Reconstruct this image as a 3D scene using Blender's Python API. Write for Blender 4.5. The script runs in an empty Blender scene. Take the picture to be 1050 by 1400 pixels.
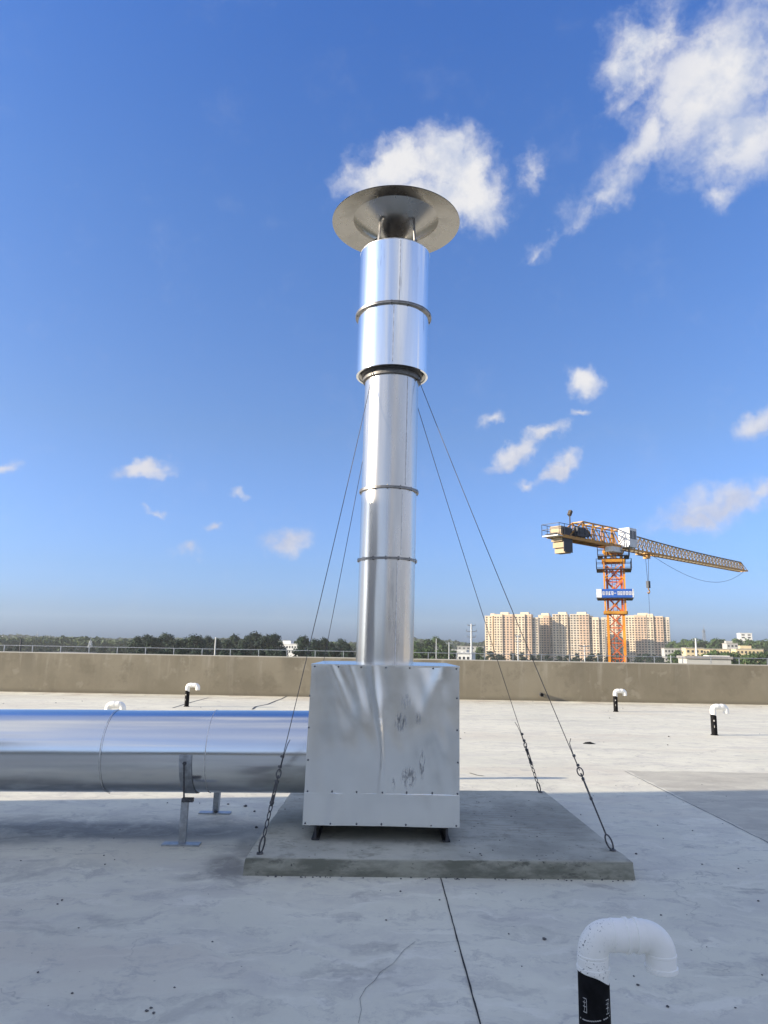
import bpy, bmesh, math, random
from mathutils import Vector, Matrix, Euler, noise

R = math.radians
scene = bpy.context.scene
COL = scene.collection
random.seed(7)

# ---------------------------------------------------------------- camera
F_PX = 1000.0                       # focal length in pixels of the 1050 x 1400 photograph
PITCH = math.atan(0.185)
ROLL = R(1.0)
EYE = Vector((0, 0, 1.6))
FWD = Vector((0, math.cos(PITCH), math.sin(PITCH)))
_u = Vector((0, -math.sin(PITCH), math.cos(PITCH)))
_r = Vector((1, 0, 0))
RIGHT = _r * math.cos(ROLL) + _u * math.sin(ROLL)
UP = _u * math.cos(ROLL) - _r * math.sin(ROLL)
cd = bpy.data.cameras.new('camera')
cd.sensor_fit = 'VERTICAL'
cd.sensor_height = 36.0
cd.sensor_width = 27.0
cd.lens = 36.0 * F_PX / 1400.0
cd.clip_start = 0.05
cd.clip_end = 20000
cam = bpy.data.objects.new('camera', cd)
COL.objects.link(cam)
m = Matrix((RIGHT, UP, -FWD)).transposed().to_4x4()
m.translation = EYE
cam.matrix_world = m
scene.camera = cam


def ray(px, py):
    return FWD + RIGHT * ((px - 525) / F_PX) - UP * ((py - 700) / F_PX)


def on_z(px, py, z):
    d = ray(px, py)
    return EYE + d * ((z - EYE.z) / d.z)


def on_y(px, py, y):
    d = ray(px, py)
    return EYE + d * (y / d.y)


# ---------------------------------------------------------------- node helper
class NT:
    """small expression builder over a node tree"""
    def __init__(self, tree):
        self.t = tree
        self.n = tree.nodes
        self.l = tree.links

    def node(self, typ, **kw):
        n = self.n.new(typ)
        for k, v in kw.items():
            setattr(n, k, v)
        return n

    def put(self, sock, v):
        if isinstance(v, bpy.types.NodeSocket):
            self.l.new(v, sock)
        elif v is not None:
            try:
                sock.default_value = v
            except Exception:
                sock.default_value = tuple(v) + (1,)

    def m(self, op, a, b=None, c=None, clamp=False):
        n = self.node('ShaderNodeMath', operation=op, use_clamp=clamp)
        for i, v in enumerate((a, b, c)):
            if v is not None:
                self.put(n.inputs[i], v)
        return n.outputs[0]

    def v(self, op, a, b=None, scale=None):
        n = self.node('ShaderNodeVectorMath', operation=op)
        self.put(n.inputs[0], a)
        if b is not None:
            self.put(n.inputs[1], b)
        if scale is not None:
            self.put(n.inputs[3], scale)
        return n.outputs[1] if op in ('LENGTH', 'DOT_PRODUCT', 'DISTANCE') else n.outputs[0]

    def step(self, x, lo, hi, a=0.0, b=1.0):
        n = self.node('ShaderNodeMapRange', interpolation_type='SMOOTHSTEP')
        for i, v in enumerate((x, lo, hi, a, b)):
            self.put(n.inputs[i], v)
        return n.outputs[0]

    def lin(self, x, lo, hi, a=0.0, b=1.0):
        n = self.node('ShaderNodeMapRange')
        for i, v in enumerate((x, lo, hi, a, b)):
            self.put(n.inputs[i], v)
        return n.outputs[0]

    def noise(self, vec, scale=5.0, detail=4.0, rough=0.5, dist=0.0, color=False):
        n = self.node('ShaderNodeTexNoise')
        self.put(n.inputs['Vector'], vec)
        n.inputs['Scale'].default_value = scale
        n.inputs['Detail'].default_value = detail
        n.inputs['Roughness'].default_value = rough
        n.inputs['Distortion'].default_value = dist
        return n.outputs['Color'] if color else n.outputs['Fac']

    def mapping(self, vec, loc=(0, 0, 0), rot=(0, 0, 0), scale=(1, 1, 1), typ='POINT'):
        n = self.node('ShaderNodeMapping', vector_type=typ)
        self.put(n.inputs[0], vec)
        n.inputs[1].default_value = loc
        n.inputs[2].default_value = rot
        n.inputs[3].default_value = scale
        return n.outputs[0]

    def mix(self, fac, a, b, blend='MIX'):
        n = self.node('ShaderNodeMix', data_type='RGBA', blend_type=blend)
        self.put(n.inputs[0], fac)
        for i, v in ((6, a), (7, b)):
            if isinstance(v, bpy.types.NodeSocket):
                self.l.new(v, n.inputs[i])
            else:
                n.inputs[i].default_value = tuple(v)[:3] + (1,)
        return n.outputs[2]

    def bump(self, h, strength=0.3, dist=0.01, normal=None):
        n = self.node('ShaderNodeBump')
        n.inputs['Strength'].default_value = strength
        n.inputs['Distance'].default_value = dist
        self.put(n.inputs['Height'], h)
        if normal is not None:
            self.l.new(normal, n.inputs['Normal'])
        return n.outputs[0]


# ---------------------------------------------------------------- sky, sun, exposure
SUN_EL = R(16)
SUN_DRIFT = R(9)                    # light travels along +x, turned 9 degrees towards +y
to_sun = Vector((-math.cos(SUN_DRIFT) * math.cos(SUN_EL), -math.sin(SUN_DRIFT) * math.cos(SUN_EL), math.sin(SUN_EL)))
sl = bpy.data.lights.new('sun', 'SUN')
sl.energy = 5.0
sl.angle = R(0.53)
sl.color = (1.0, 0.87, 0.68)
sun = bpy.data.objects.new('sun', sl)
COL.objects.link(sun)
sun.rotation_euler = to_sun.to_track_quat('Z', 'Y').to_euler()
sun.location = (-40, -6, 30)

SKY_STRENGTH = 0.12
w = bpy.data.worlds.new('World')
scene.world = w
w.use_nodes = True
w.cycles.sampling_method = 'MANUAL'
w.cycles.sample_map_resolution = 512
T = NT(w.node_tree)
T.n.clear()
sky = T.node('ShaderNodeTexSky', sky_type='NISHITA')
sky.sun_disc = False
sky.sun_elevation = SUN_EL
sky.sun_rotation = math.atan2(to_sun.x, to_sun.y)
sky.altitude = 0
sky.air_density = 1.0
sky.dust_density = 2.2
sky.ozone_density = 2.0
tc = T.node('ShaderNodeTexCoord')
D = T.v('NORMALIZE', tc.outputs['Generated'])
warp = T.v('SUBTRACT', T.noise(D, 9.0, 3.0, 0.55, color=True), (0.5, 0.5, 0.5))
warp2 = T.v('SUBTRACT', T.noise(D, 34.0, 4.0, 0.6, color=True), (0.5, 0.5, 0.5))
DW = T.v('ADD', T.v('ADD', D, T.v('SCALE', warp, scale=0.065)), T.v('SCALE', warp2, scale=0.034))
# px, py in the photograph, half width, half height, tilt (deg), weight
CLOUDS = [
    (535, 236, 70, 40, 4, 1.2), (625, 234, 66, 56, -8, 1.35), (512, 250, 38, 24, 0, 1.0), (600, 276, 100, 34, 4, 1.0), (650, 268, 52, 42, -20, 1.1),
    (728, 230, 17, 30, -18, 0.60), (745, 333, 38, 17, 10, 0.6),
    (880, 75, 80, 62, 40, 0.95), (985, 110, 150, 90, 25, 0.92), (1030, 180, 130, 68, 15, 0.82), (900, 190, 100, 40, 35, 0.66),
    (835, 262, 95, 32, 30, 0.58), (860, 110, 62, 42, 40, 0.85), (1090, 60, 120, 70, 20, 1.0), (980, 275, 28, 22, 0, 0.62),
    (795, 522, 24, 28, 20, 0.95), (678, 575, 20, 14, 10, 0.7), (790, 570, 16, 8, 0, 0.6),
    (705, 622, 48, 16, 18, 0.95), (748, 600, 36, 15, 14, 1.0), (768, 640, 44, 13, 30, 0.95), (716, 664, 16, 10, 0, 0.6), (1040, 578, 42, 20, 25, 0.85),
    (195, 644, 38, 16, 8, 1.0), (10, 641, 30, 12, 0, 0.75), (985, 688, 90, 34, 18, 0.85), (950, 712, 48, 22, 0, 0.85), (1030, 672, 60, 30, 10, 0.7),
    (398, 744, 44, 20, 14, 0.8), (255, 760, 24, 12, 0, 0.65), (286, 726, 16, 9, 0, 0.65), (326, 678, 16, 6, 0, 0.5), (210, 706, 14, 6, 0, 0.5),
]
acc = None


def cloud(c, hw, hh, tilt, wt):
    global acc
    c = c.normalized()
    tu = c.cross(Vector((0, 0, 1))).normalized()
    tv = tu.cross(c).normalized()
    a = R(tilt)
    u2 = tu * math.cos(a) + tv * math.sin(a)
    v2 = -tu * math.sin(a) + tv * math.cos(a)
    rot = Matrix((u2, v2, -c)).transposed()
    if rot.determinant() < 0:
        rot = Matrix((u2, v2, c)).transposed()
    mp = T.mapping(DW, loc=c, rot=rot.to_euler(), scale=(hw, hh, 0.6), typ='TEXTURE')
    v = T.m('MULTIPLY', T.m('SUBTRACT', 1.0, T.v('LENGTH', mp)), wt)
    acc = v if acc is None else T.m('MAXIMUM', acc, v)


for (px, py, hw, hh, tilt, wt) in CLOUDS:
    d = ray(px, py)
    L = d.length
    cloud(d, 1.25 * hw / F_PX / L, 1.25 * hh / F_PX / L, tilt, wt)
# the same broken fair-weather cloud goes on overhead and behind, as loose fields
field = T.noise(T.mapping(DW, scale=(1, 1, 1.5)), 3.1, 3.0, 0.5)
fwd_dot = T.v('DOT_PRODUCT', D, tuple(FWD))
field = T.m('MULTIPLY', T.m('SUBTRACT', field, 0.47), 4.0)
field = T.m('MULTIPLY', T.m('MINIMUM', field, 1.0), T.step(fwd_dot, 0.72, 0.50))
acc = T.m('MAXIMUM', acc, field)
fb = T.noise(T.v('ADD', D, T.v('SCALE', warp, scale=0.02)), 13.0, 10.0, 0.60)
fb2 = T.noise(T.v('ADD', D, tuple(to_sun * 0.016 + Vector((0, 0, 0.010)))), 13.0, 5.0, 0.55)
fb3 = T.noise(DW, 38.0, 7.0, 0.62)
den_in = T.m('ADD', T.m('MULTIPLY', acc, 1.35), T.m('MULTIPLY', T.m('SUBTRACT', fb, 0.5), 2.0))
den_in = T.m('ADD', den_in, T.m('MULTIPLY', T.m('SUBTRACT', fb3, 0.5), 1.15))
den = T.step(den_in, 0.0, 1.0)
den = T.m('MULTIPLY', den, T.step(acc, -0.10, 0.25))
den = T.m('MULTIPLY', den, T.step(acc, 0.0, 0.85, 0.45, 1.0))
shade = T.step(T.m('SUBTRACT', fb, fb2), -0.16, 0.12)
sepw = T.node('ShaderNodeSeparateXYZ')
T.l.new(D, sepw.inputs[0])
low = T.step(sepw.outputs[2], 0.05, 0.40)
SKY_GAIN = 1.0
ramp = T.node('ShaderNodeValToRGB')          # tint of the air by height above the horizon, the same all round
T.l.new(sepw.outputs[2], ramp.inputs[0])
els = ramp.color_ramp.elements
RAMP = [(0.0, (0.58, 0.98, 2.25)), (0.045, (0.56, 0.82, 1.62)), (0.10, (0.55, 0.76, 1.32)), (0.28, (0.61, 0.76, 1.08)), (0.535, (0.53, 0.78, 1.23)), (0.72, (0.42, 0.74, 1.36))]
while len(els) < len(RAMP):
    els.new(0.5)
for e_, (p_, c_) in zip(els, RAMP):
    e_.position = p_
    e_.color = tuple(v_ * 0.4 for v_ in c_) + (1,)
skycol = T.mix(1.0, sky.outputs[0], T.v('SCALE', ramp.outputs[0], scale=2.5), 'MULTIPLY')
cl_lit = T.mix(low, (3.3, 3.1, 3.15), (3.9, 3.85, 3.85))
cl_sh = T.mix(low, (2.6, 2.6, 3.0), (2.5, 2.75, 3.4))
clcol = T.mix(shade, cl_sh, cl_lit)
out = T.mix(T.m('MULTIPLY', den, T.lin(low, 0, 1, 0.75, 0.95)), skycol, clcol)
# thin high veil of cloud over the rest of the sky
veil = T.noise(T.mapping(D, scale=(1, 1, 1.6)), 1.6, 4.0, 0.5)
veil = T.m('MULTIPLY', T.step(veil, 0.30, 0.65, 0.22, 0.62), T.step(fwd_dot, 0.74, 0.40))
skyv = T.mix(veil, skycol, (3.1, 3.3, 3.7))
T.l.new(skyv, [l_ for l_ in T.l if l_.to_socket.node == out.node and l_.from_socket == skycol][0].to_socket)
bg = T.node('ShaderNodeBackground')
T.l.new(out, bg.inputs[0])
bg.inputs[1].default_value = SKY_STRENGTH
wo = T.node('ShaderNodeOutputWorld')
T.l.new(bg.outputs[0], wo.inputs[0])

vs = scene.view_settings
vs.view_transform = 'Standard'
vs.look = 'None'
vs.exposure = 0.92
vs.gamma = 1.0
vs.use_curve_mapping = False
scene.render.engine = 'CYCLES'
scene.cycles.volume_bounces = 1
scene.cycles.max_bounces = 8
scene.render.resolution_x = 768
scene.render.resolution_y = 1024


# ---------------------------------------------------------------- mesh helper
ORG = {}


class MB:
    def __init__(self):
        self.v = []
        self.f = []

    def add(self, vs, fs):
        o = len(self.v)
        self.v.extend([Vector(p) for p in vs])
        self.f.extend([[i + o for i in q] for q in fs])
        return self

    def box(self, c, s, rot=None):
        c = Vector(c)
        hx, hy, hz = s[0] / 2, s[1] / 2, s[2] / 2
        vs = [Vector((x, y, z)) for z in (-hz, hz) for y in (-hy, hy) for x in (-hx, hx)]
        if rot is not None:
            vs = [rot @ p for p in vs]
        return self.add([c + p for p in vs], [(0, 2, 3, 1), (4, 5, 7, 6), (0, 1, 5, 4), (2, 6, 7, 3), (0, 4, 6, 2), (1, 3, 7, 5)])

    def b2(self, lo, hi):
        lo, hi = Vector(lo), Vector(hi)
        return self.box((lo + hi) / 2, hi - lo)

    def bar(self, p, q, w, h=None, up=(0, 0, 1)):
        p, q = Vector(p), Vector(q)
        h = h or w
        d = (q - p)
        L = d.length
        d.normalize()
        u = Vector(up)
        if abs(d.dot(u)) > 0.98:
            u = Vector((0, 1, 0))
        a = d.cross(u).normalized()
        b = a.cross(d).normalized()
        rot = Matrix((a, d, b)).transposed()
        return self.box((p + q) / 2, (w, L, h), rot)

    def tube(self, pts, r, n=10, caps=True):
        pts = [Vector(p) for p in pts]
        rs = r if isinstance(r, (list, tuple)) else [r] * len(pts)
        vs, fs = [], []
        prev = None
        for i, p in enumerate(pts):
            t = (pts[min(i + 1, len(pts) - 1)] - pts[max(i - 1, 0)]).normalized()
            if prev is None:
                ref = Vector((0, 0, 1)) if abs(t.z) < 0.9 else Vector((1, 0, 0))
                a = t.cross(ref).normalized()
            else:
                a = (prev - t * prev.dot(t)).normalized()
            prev = a
            b = t.cross(a)
            for k in range(n):
                an = 2 * math.pi * k / n
                vs.append(p + (a * math.cos(an) + b * math.sin(an)) * rs[i])
        for i in range(len(pts) - 1):
            for k in range(n):
                k2 = (k + 1) % n
                fs.append((i * n + k, i * n + k2, (i + 1) * n + k2, (i + 1) * n + k))
        if caps:
            fs.append(tuple(range(n - 1, -1, -1)))
            fs.append(tuple(range((len(pts) - 1) * n, len(pts) * n)))
        return self.add(vs, fs)

    def lathe(self, prof, n=64, c=(0, 0, 0), rot=None, closed=False):
        c = Vector(c)
        vs, fs = [], []
        for (r, z) in prof:
            for k in range(n):
                a = 2 * math.pi * k / n
                p = Vector((r * math.cos(a), r * math.sin(a), z))
                if rot is not None:
                    p = rot @ p
                vs.append(c + p)
        m_ = len(prof)
        for i in range(m_ if closed else m_ - 1):
            j = (i + 1) % m_
            for k in range(n):
                k2 = (k + 1) % n
                fs.append((i * n + k, i * n + k2, j * n + k2, j * n + k))
        return self.add(vs, fs)

    def torus(self, c, R_, r, axis, n=24, k=8, stretch=None):
        """ring round 'axis'; stretch=(dir, factor) makes it oval"""
        ax = Vector(axis).normalized()
        ref = Vector((0, 0, 1)) if abs(ax.z) < 0.9 else Vector((1, 0, 0))
        a = ax.cross(ref).normalized()
        b = ax.cross(a).normalized()
        c = Vector(c)
        vs, fs = [], []
        for i in range(n):
            t = 2 * math.pi * i / n
            rd = a * math.cos(t) + b * math.sin(t)
            base = rd * R_
            if stretch:
                sd = Vector(stretch[0]).normalized()
                base = base + sd * base.dot(sd) * (stretch[1] - 1)
            for j in range(k):
                s = 2 * math.pi * j / k
                vs.append(c + base + rd * (r * math.cos(s)) + ax * (r * math.sin(s)))
        for i in range(n):
            for j in range(k):
                i2, j2 = (i + 1) % n, (j + 1) % k
                fs.append((i * k + j, i2 * k + j, i2 * k + j2, i * k + j2))
        return self.add(vs, fs)

    def build(self, name, mat, parent=None, smooth=None, local=False):
        me = bpy.data.meshes.new(name)
        off = Vector((0, 0, 0))
        if parent is not None and not local:
            off = ORG.get(parent.name, Vector((0, 0, 0)))
        me.from_pydata([tuple(p - off) for p in self.v], [], self.f)
        bm = bmesh.new()
        bm.from_mesh(me)
        bmesh.ops.recalc_face_normals(bm, faces=bm.faces)
        bm.to_mesh(me)
        bm.free()
        if smooth is not None:
            me.shade_smooth()
            me.set_sharp_from_angle(angle=R(smooth))
        me.materials.append(mat)
        o = bpy.data.objects.new(name, me)
        COL.objects.link(o)
        if parent is not None:
            o.parent = parent
        ORG[o.name] = off
        return o


def tag(o, label=None, cat=None, group=None, kind=None):
    for k, v in (('label', label), ('category', cat), ('group', group), ('kind', kind)):
        if v:
            o[k] = v
    return o


def empty(name, loc, label=None, cat=None, group=None, rz=0):
    o = bpy.data.objects.new(name, None)
    o.empty_display_size = 0.2
    COL.objects.link(o)
    o.location = loc
    o.rotation_euler = (0, 0, rz)
    ORG[o.name] = Vector(loc)
    return tag(o, label, cat, group)


def copy_tree(o, parent=None):
    c = o.copy()
    COL.objects.link(c)
    c.parent = parent
    for ch in list(o.children):
        copy_tree(ch, c)
    return c


# ---------------------------------------------------------------- materials
def mat(name):
    mt = bpy.data.materials.new(name)
    mt.use_nodes = True
    t = NT(mt.node_tree)
    b = t.n['Principled BSDF']
    return mt, t, b


def pos(t):
    return t.node('ShaderNodeNewGeometry').outputs['Position']


def objc(t):
    return t.node('ShaderNodeTexCoord').outputs['Object']


def simple(name, col, rough=0.6, metal=0.0, vary=0.12, scale=8.0, bump=0.0, obj=True, spec=None):
    mt, t, b = mat(name)
    p = objc(t) if obj else pos(t)
    n = t.noise(p, scale, 6, 0.6)
    dark = tuple(c * (1 - vary) for c in col)
    lite = tuple(min(1, c * (1 + vary)) for c in col)
    t.l.new(t.mix(t.step(n, 0.3, 0.7), dark, lite), b.inputs['Base Color'])
    t.put(b.inputs['Roughness'], t.lin(n, 0.3, 0.7, max(0.02, rough - 0.06), min(1, rough + 0.06)))
    b.inputs['Metallic'].default_value = metal
    if spec is not None:
        b.inputs['Specular IOR Level'].default_value = spec
    if bump:
        t.l.new(t.bump(t.noise(p, scale * 4, 6, 0.65), bump, 0.01), b.inputs['Normal'])
    return mt


def blob(t, p, cx, cy, rx, ry, rot=0.0, soft=0.5):
    """irregular patch in plan, 1 inside"""
    q = t.mapping(p, loc=(cx, cy, 0), rot=(0, 0, R(rot)), scale=(rx, ry, 1), typ='TEXTURE')
    s = t.v('MULTIPLY', q, (1, 1, 0))
    return t.step(t.v('LENGTH', s), 1.0, 1.0 - soft)


def concrete_roof():
    mt, t, b = mat('roof_screed')
    p = pos(t)
    wv = t.v('SUBTRACT', t.noise(p, 1.7, 5, 0.6, color=True), (0.5, 0.5, 0.5))
    pw = t.v('ADD', p, t.v('SCALE', wv, scale=0.8))
    pw2 = t.v('ADD', p, t.v('SCALE', wv, scale=0.18))
    big = t.noise(p, 0.35, 5, 0.6)
    mid = t.noise(t.mapping(pw, scale=(0.7, 1.5, 1)), 1.6, 7, 0.65)
    trow = t.noise(t.mapping(pw, scale=(0.5, 2.6, 1), rot=(0, 0, R(6))), 3.2, 6, 0.6)
    fine = t.noise(p, 40, 5, 0.7)
    col = t.mix(t.step(big, 0.32, 0.68), (0.62, 0.60, 0.49), (0.72, 0.69, 0.56))
    col = t.mix(t.step(mid, 0.42, 0.70, 0, 0.75), col, (0.53, 0.505, 0.445))
    col = t.mix(t.step(trow, 0.50, 0.72, 0, 0.5), col, (0.80, 0.77, 0.665))
    col = t.mix(t.step(fine, 0.55, 0.8, 0, 0.35), col, (0.52, 0.50, 0.45))
    beige = t.noise(t.mapping(pw, loc=(11, 4, 0), scale=(0.35, 1.3, 1)), 0.55, 6, 0.62)
    col = t.mix(t.step(beige, 0.50, 0.68, 0, 0.6), col, (0.60, 0.545, 0.44))
    scuff = t.noise(t.mapping(pw, loc=(2, 8, 0), scale=(1.0, 1.8, 1)), 4.2, 9, 0.74)
    col = t.mix(t.step(scuff, 0.50, 0.68, 0, 0.70), col, (0.42, 0.405, 0.365))
    # darker pour to the right of the joint
    sep = t.node('ShaderNodeSeparateXYZ')
    t.l.new(pw2, sep.inputs[0])
    pour = t.m('MULTIPLY', t.step(sep.outputs[0], 3.36, 3.40), t.step(sep.outputs[1], 10.50, 10.44))
    pour = t.m('MULTIPLY', pour, t.lin(mid, 0.35, 0.65, 0.45, 0.95))
    col = t.mix(pour, col, (0.40, 0.375, 0.31))
    # damp and dirty places; the one under the duct also paints its shade
    stains = None
    for (cx, cy, rx, ry, ro, wt) in [
        (-1.05, 5.55, 0.24, 0.50, 10, 0.75), (-1.15, 5.95, 0.30, 0.60, 0, 0.45), (1.62, 5.44, 0.26, 0.10, 0, 0.8), (2.55, 5.45, 0.16, 0.12, 15, 0.85),
        (-0.15, 5.15, 0.26, 0.16, 30, 0.5), (-0.25, 4.75, 0.22, 0.10, -20, 0.55), (0.02, 4.35, 0.20, 0.14, 0, 0.6), (-0.08, 3.98, 0.24, 0.16, 10, 0.6),
        (0.55, 3.85, 0.14, 0.08, 0, 0.4), (1.2, 3.45, 0.35, 0.14, 12, 0.45), (-1.9, 4.6, 0.6, 0.22, 8, 0.4), (-2.6, 5.6, 0.9, 0.3, 4, 0.5),
        (-2.2, 6.9, 1.8, 0.55, 0, 0.62), (0.8, 4.6, 0.35, 0.16, -15, 0.35), (2.0, 4.2, 0.5, 0.12, 10, 0.4), (-1.0, 3.6, 0.7, 0.2, 6, 0.4),
        (3.9, 17.5, 3.5, 0.3, 2, 0.35), (5.5, 22.9, 5.0, 0.5, 0, 0.5), (2.6, 23.4, 3.2, 0.45, 0, 0.5), (-6.0, 22.9, 4.0, 0.5, 0, 0.35), (3.6, 12.6, 2.0, 0.22, -4, 0.3),
        (6.5, 8.6, 2.5, 0.5, 0, 0.4), (5.0, 7.4, 1.2, 0.3, -10, 0.35), (-4.6, 21.6, 0.5, 0.1, 0, 0.8), (4.6, 14.3, 0.30, 0.05, 0, 0.5),
    ]:
        k = t.m('MULTIPLY', blob(t, pw, cx, cy, rx, ry, ro), wt * 1.0)
        stains = k if stains is None else t.m('MAXIMUM', stains, k)
    stains = t.m('MULTIPLY', stains, t.step(t.noise(pw, 5.0, 7, 0.7), 0.36, 0.62))
    col = t.mix(stains, col, (0.36, 0.345, 0.305))
    dirt_shade = None                      # old dirt plus painted shade under the duct, and a damp wedge by the pad
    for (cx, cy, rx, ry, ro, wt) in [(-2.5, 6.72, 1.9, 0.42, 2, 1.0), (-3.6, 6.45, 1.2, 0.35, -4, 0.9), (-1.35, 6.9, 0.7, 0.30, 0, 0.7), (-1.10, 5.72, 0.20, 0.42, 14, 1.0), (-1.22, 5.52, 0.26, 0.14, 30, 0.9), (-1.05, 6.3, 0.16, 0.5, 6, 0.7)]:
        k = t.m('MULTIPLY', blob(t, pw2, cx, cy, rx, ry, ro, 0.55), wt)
        dirt_shade = k if dirt_shade is None else t.m('MAXIMUM', dirt_shade, k)
    dirt_shade = t.m('MULTIPLY', dirt_shade, t.step(t.noise(pw, 3.0, 8, 0.68), 0.30, 0.58, 0.25, 0.85))
    col = t.mix(dirt_shade, col, (0.235, 0.228, 0.205))
    # rusty tint along the parapet foot
    rust = t.m('MULTIPLY', t.step(sep.outputs[1], 21.6, 23.9), t.step(mid, 0.4, 0.7, 0, 0.55))
    col = t.mix(rust, col, (0.34, 0.25, 0.17))
    # dark specks
    sp = t.noise(p, 23, 3, 0.5)
    col = t.mix(t.step(sp, 0.735, 0.77, 0, 0.75), col, (0.12, 0.12, 0.115))
    sp2 = t.noise(t.mapping(p, loc=(5, 9, 2), scale=(1, 1.6, 1)), 6.5, 4, 0.6)
    col = t.mix(t.step(sp2, 0.68, 0.78, 0, 0.4), col, (0.22, 0.215, 0.205))
    # hairline cracks
    vo = t.node('ShaderNodeTexVoronoi', feature='DISTANCE_TO_EDGE')
    t.put(vo.inputs['Vector'], pw)
    vo.inputs['Scale'].default_value = 0.42
    ck = t.m('MULTIPLY', t.step(vo.outputs['Distance'], 0.0035, 0.001), t.step(t.noise(p, 0.6, 2), 0.50, 0.58))
    col = t.mix(t.m('MULTIPLY', ck, 0.28), col, (0.16, 0.155, 0.15))
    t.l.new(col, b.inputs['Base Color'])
    t.put(b.inputs['Roughness'], t.lin(trow, 0.3, 0.7, 0.66, 0.86))
    b.inputs['Specular IOR Level'].default_value = 0.35
    h = t.m('ADD', t.m('MULTIPLY', trow, 0.5), t.m('MULTIPLY', fine, 0.25))
    t.l.new(t.bump(h, 0.35, 0.012), b.inputs['Normal'])
    return mt


def concrete_wall():
    mt, t, b = mat('parapet_render')
    p = pos(t)
    drip = t.noise(t.mapping(p, scale=(1.0, 1.0, 0.10)), 3.2, 6, 0.62)
    drip2 = t.noise(t.mapping(p, loc=(7, 3, 1), scale=(1.0, 1.0, 0.07)), 1.1, 5, 0.6)
    big = t.noise(p, 0.5, 5, 0.6)
    fine = t.noise(p, 30, 5, 0.7)
    sep = t.node('ShaderNodeSeparateXYZ')
    t.l.new(p, sep.inputs[0])
    col = t.mix(t.step(big, 0.3, 0.7), (0.205, 0.178, 0.125), (0.275, 0.242, 0.175))
    topw = t.step(sep.outputs[2], 0.25, 1.25, 0.25, 1.0)
    col = t.mix(t.m('MULTIPLY', t.step(drip, 0.54, 0.68, 0, 0.5), topw), col, (0.39, 0.36, 0.29))
    col = t.mix(t.m('MULTIPLY', t.step(drip2, 0.52, 0.66, 0, 0.6), topw), col, (0.165, 0.145, 0.105))
    col = t.mix(t.step(fine, 0.5, 0.8, 0, 0.3), col, (0.16, 0.14, 0.10))
    blot = t.noise(p, 1.4, 7, 0.68)
    col = t.mix(t.step(blot, 0.52, 0.66, 0, 0.5), col, (0.165, 0.142, 0.10))
    col = t.mix(t.step(t.noise(t.mapping(p, loc=(4, 0, 9)), 2.3, 6, 0.6), 0.60, 0.68, 0, 0.4), col, (0.34, 0.31, 0.24))
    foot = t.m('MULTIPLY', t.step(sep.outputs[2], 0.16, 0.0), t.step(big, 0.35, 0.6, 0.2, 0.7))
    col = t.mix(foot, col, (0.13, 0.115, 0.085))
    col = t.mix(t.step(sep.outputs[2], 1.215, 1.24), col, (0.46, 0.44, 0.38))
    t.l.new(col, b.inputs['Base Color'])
    b.inputs['Roughness'].default_value = 0.9
    t.l.new(t.bump(fine, 0.4, 0.01), b.inputs['Normal'])
    return mt


def concrete_pad():
    mt, t, b = mat('pad_concrete')
    p = pos(t)
    big = t.noise(p, 1.1, 6, 0.62)
    mid = t.noise(t.mapping(p, scale=(1, 1, 2)), 6, 7, 0.68)
    fine = t.noise(p, 55, 5, 0.7)
    col = t.mix(t.step(big, 0.32, 0.68), (0.31, 0.305, 0.255), (0.50, 0.485, 0.405))
    col = t.mix(t.step(mid, 0.48, 0.70, 0, 0.75), col, (0.245, 0.24, 0.195))
    col = t.mix(t.step(fine, 0.5, 0.78, 0, 0.45), col, (0.37, 0.36, 0.33))
    # brush swirl marks on the right half
    q = t.mapping(p, loc=(1.35, 6.75, 0), scale=(0.75, 0.75, 1), typ='TEXTURE')
    wv = t.node('ShaderNodeTexWave', wave_type='RINGS')
    t.put(wv.inputs[0], q)
    wv.inputs['Scale'].default_value = 3.0
    wv.inputs['Distortion'].default_value = 7
    wv.inputs['Detail'].default_value = 3
    sw = t.m('MULTIPLY', t.step(wv.outputs['Fac'], 0.5, 1.0, 0, 0.35), blob(t, p, 1.25, 6.8, 0.7, 0.9, 20, 0.6))
    col = t.mix(sw, col, (0.27, 0.235, 0.18))
    sep = t.node('ShaderNodeSeparateXYZ')
    t.l.new(p, sep.inputs[0])
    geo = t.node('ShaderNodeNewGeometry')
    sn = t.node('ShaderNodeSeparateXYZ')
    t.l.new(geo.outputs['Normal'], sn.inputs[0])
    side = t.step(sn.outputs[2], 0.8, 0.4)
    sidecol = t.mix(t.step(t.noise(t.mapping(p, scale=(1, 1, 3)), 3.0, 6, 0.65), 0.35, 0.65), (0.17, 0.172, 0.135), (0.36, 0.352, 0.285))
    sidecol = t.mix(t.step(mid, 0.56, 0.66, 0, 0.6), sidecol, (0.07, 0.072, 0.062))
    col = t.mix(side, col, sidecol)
    pits = t.step(t.noise(p, 30, 2, 0.5), 0.70, 0.75)
    col = t.mix(t.m('MULTIPLY', pits, 0.8), col, (0.07, 0.07, 0.065))
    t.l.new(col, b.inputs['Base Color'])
    b.inputs['Roughness'].default_value = 0.88
    b.inputs['Specular IOR Level'].default_value = 0.3
    h = t.m('SUBTRACT', t.m('ADD', t.m('MULTIPLY', mid, 0.6), t.m('MULTIPLY', fine, 0.35)), pits)
    t.l.new(t.bump(h, 0.5, 0.012), b.inputs['Normal'])
    return mt


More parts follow.
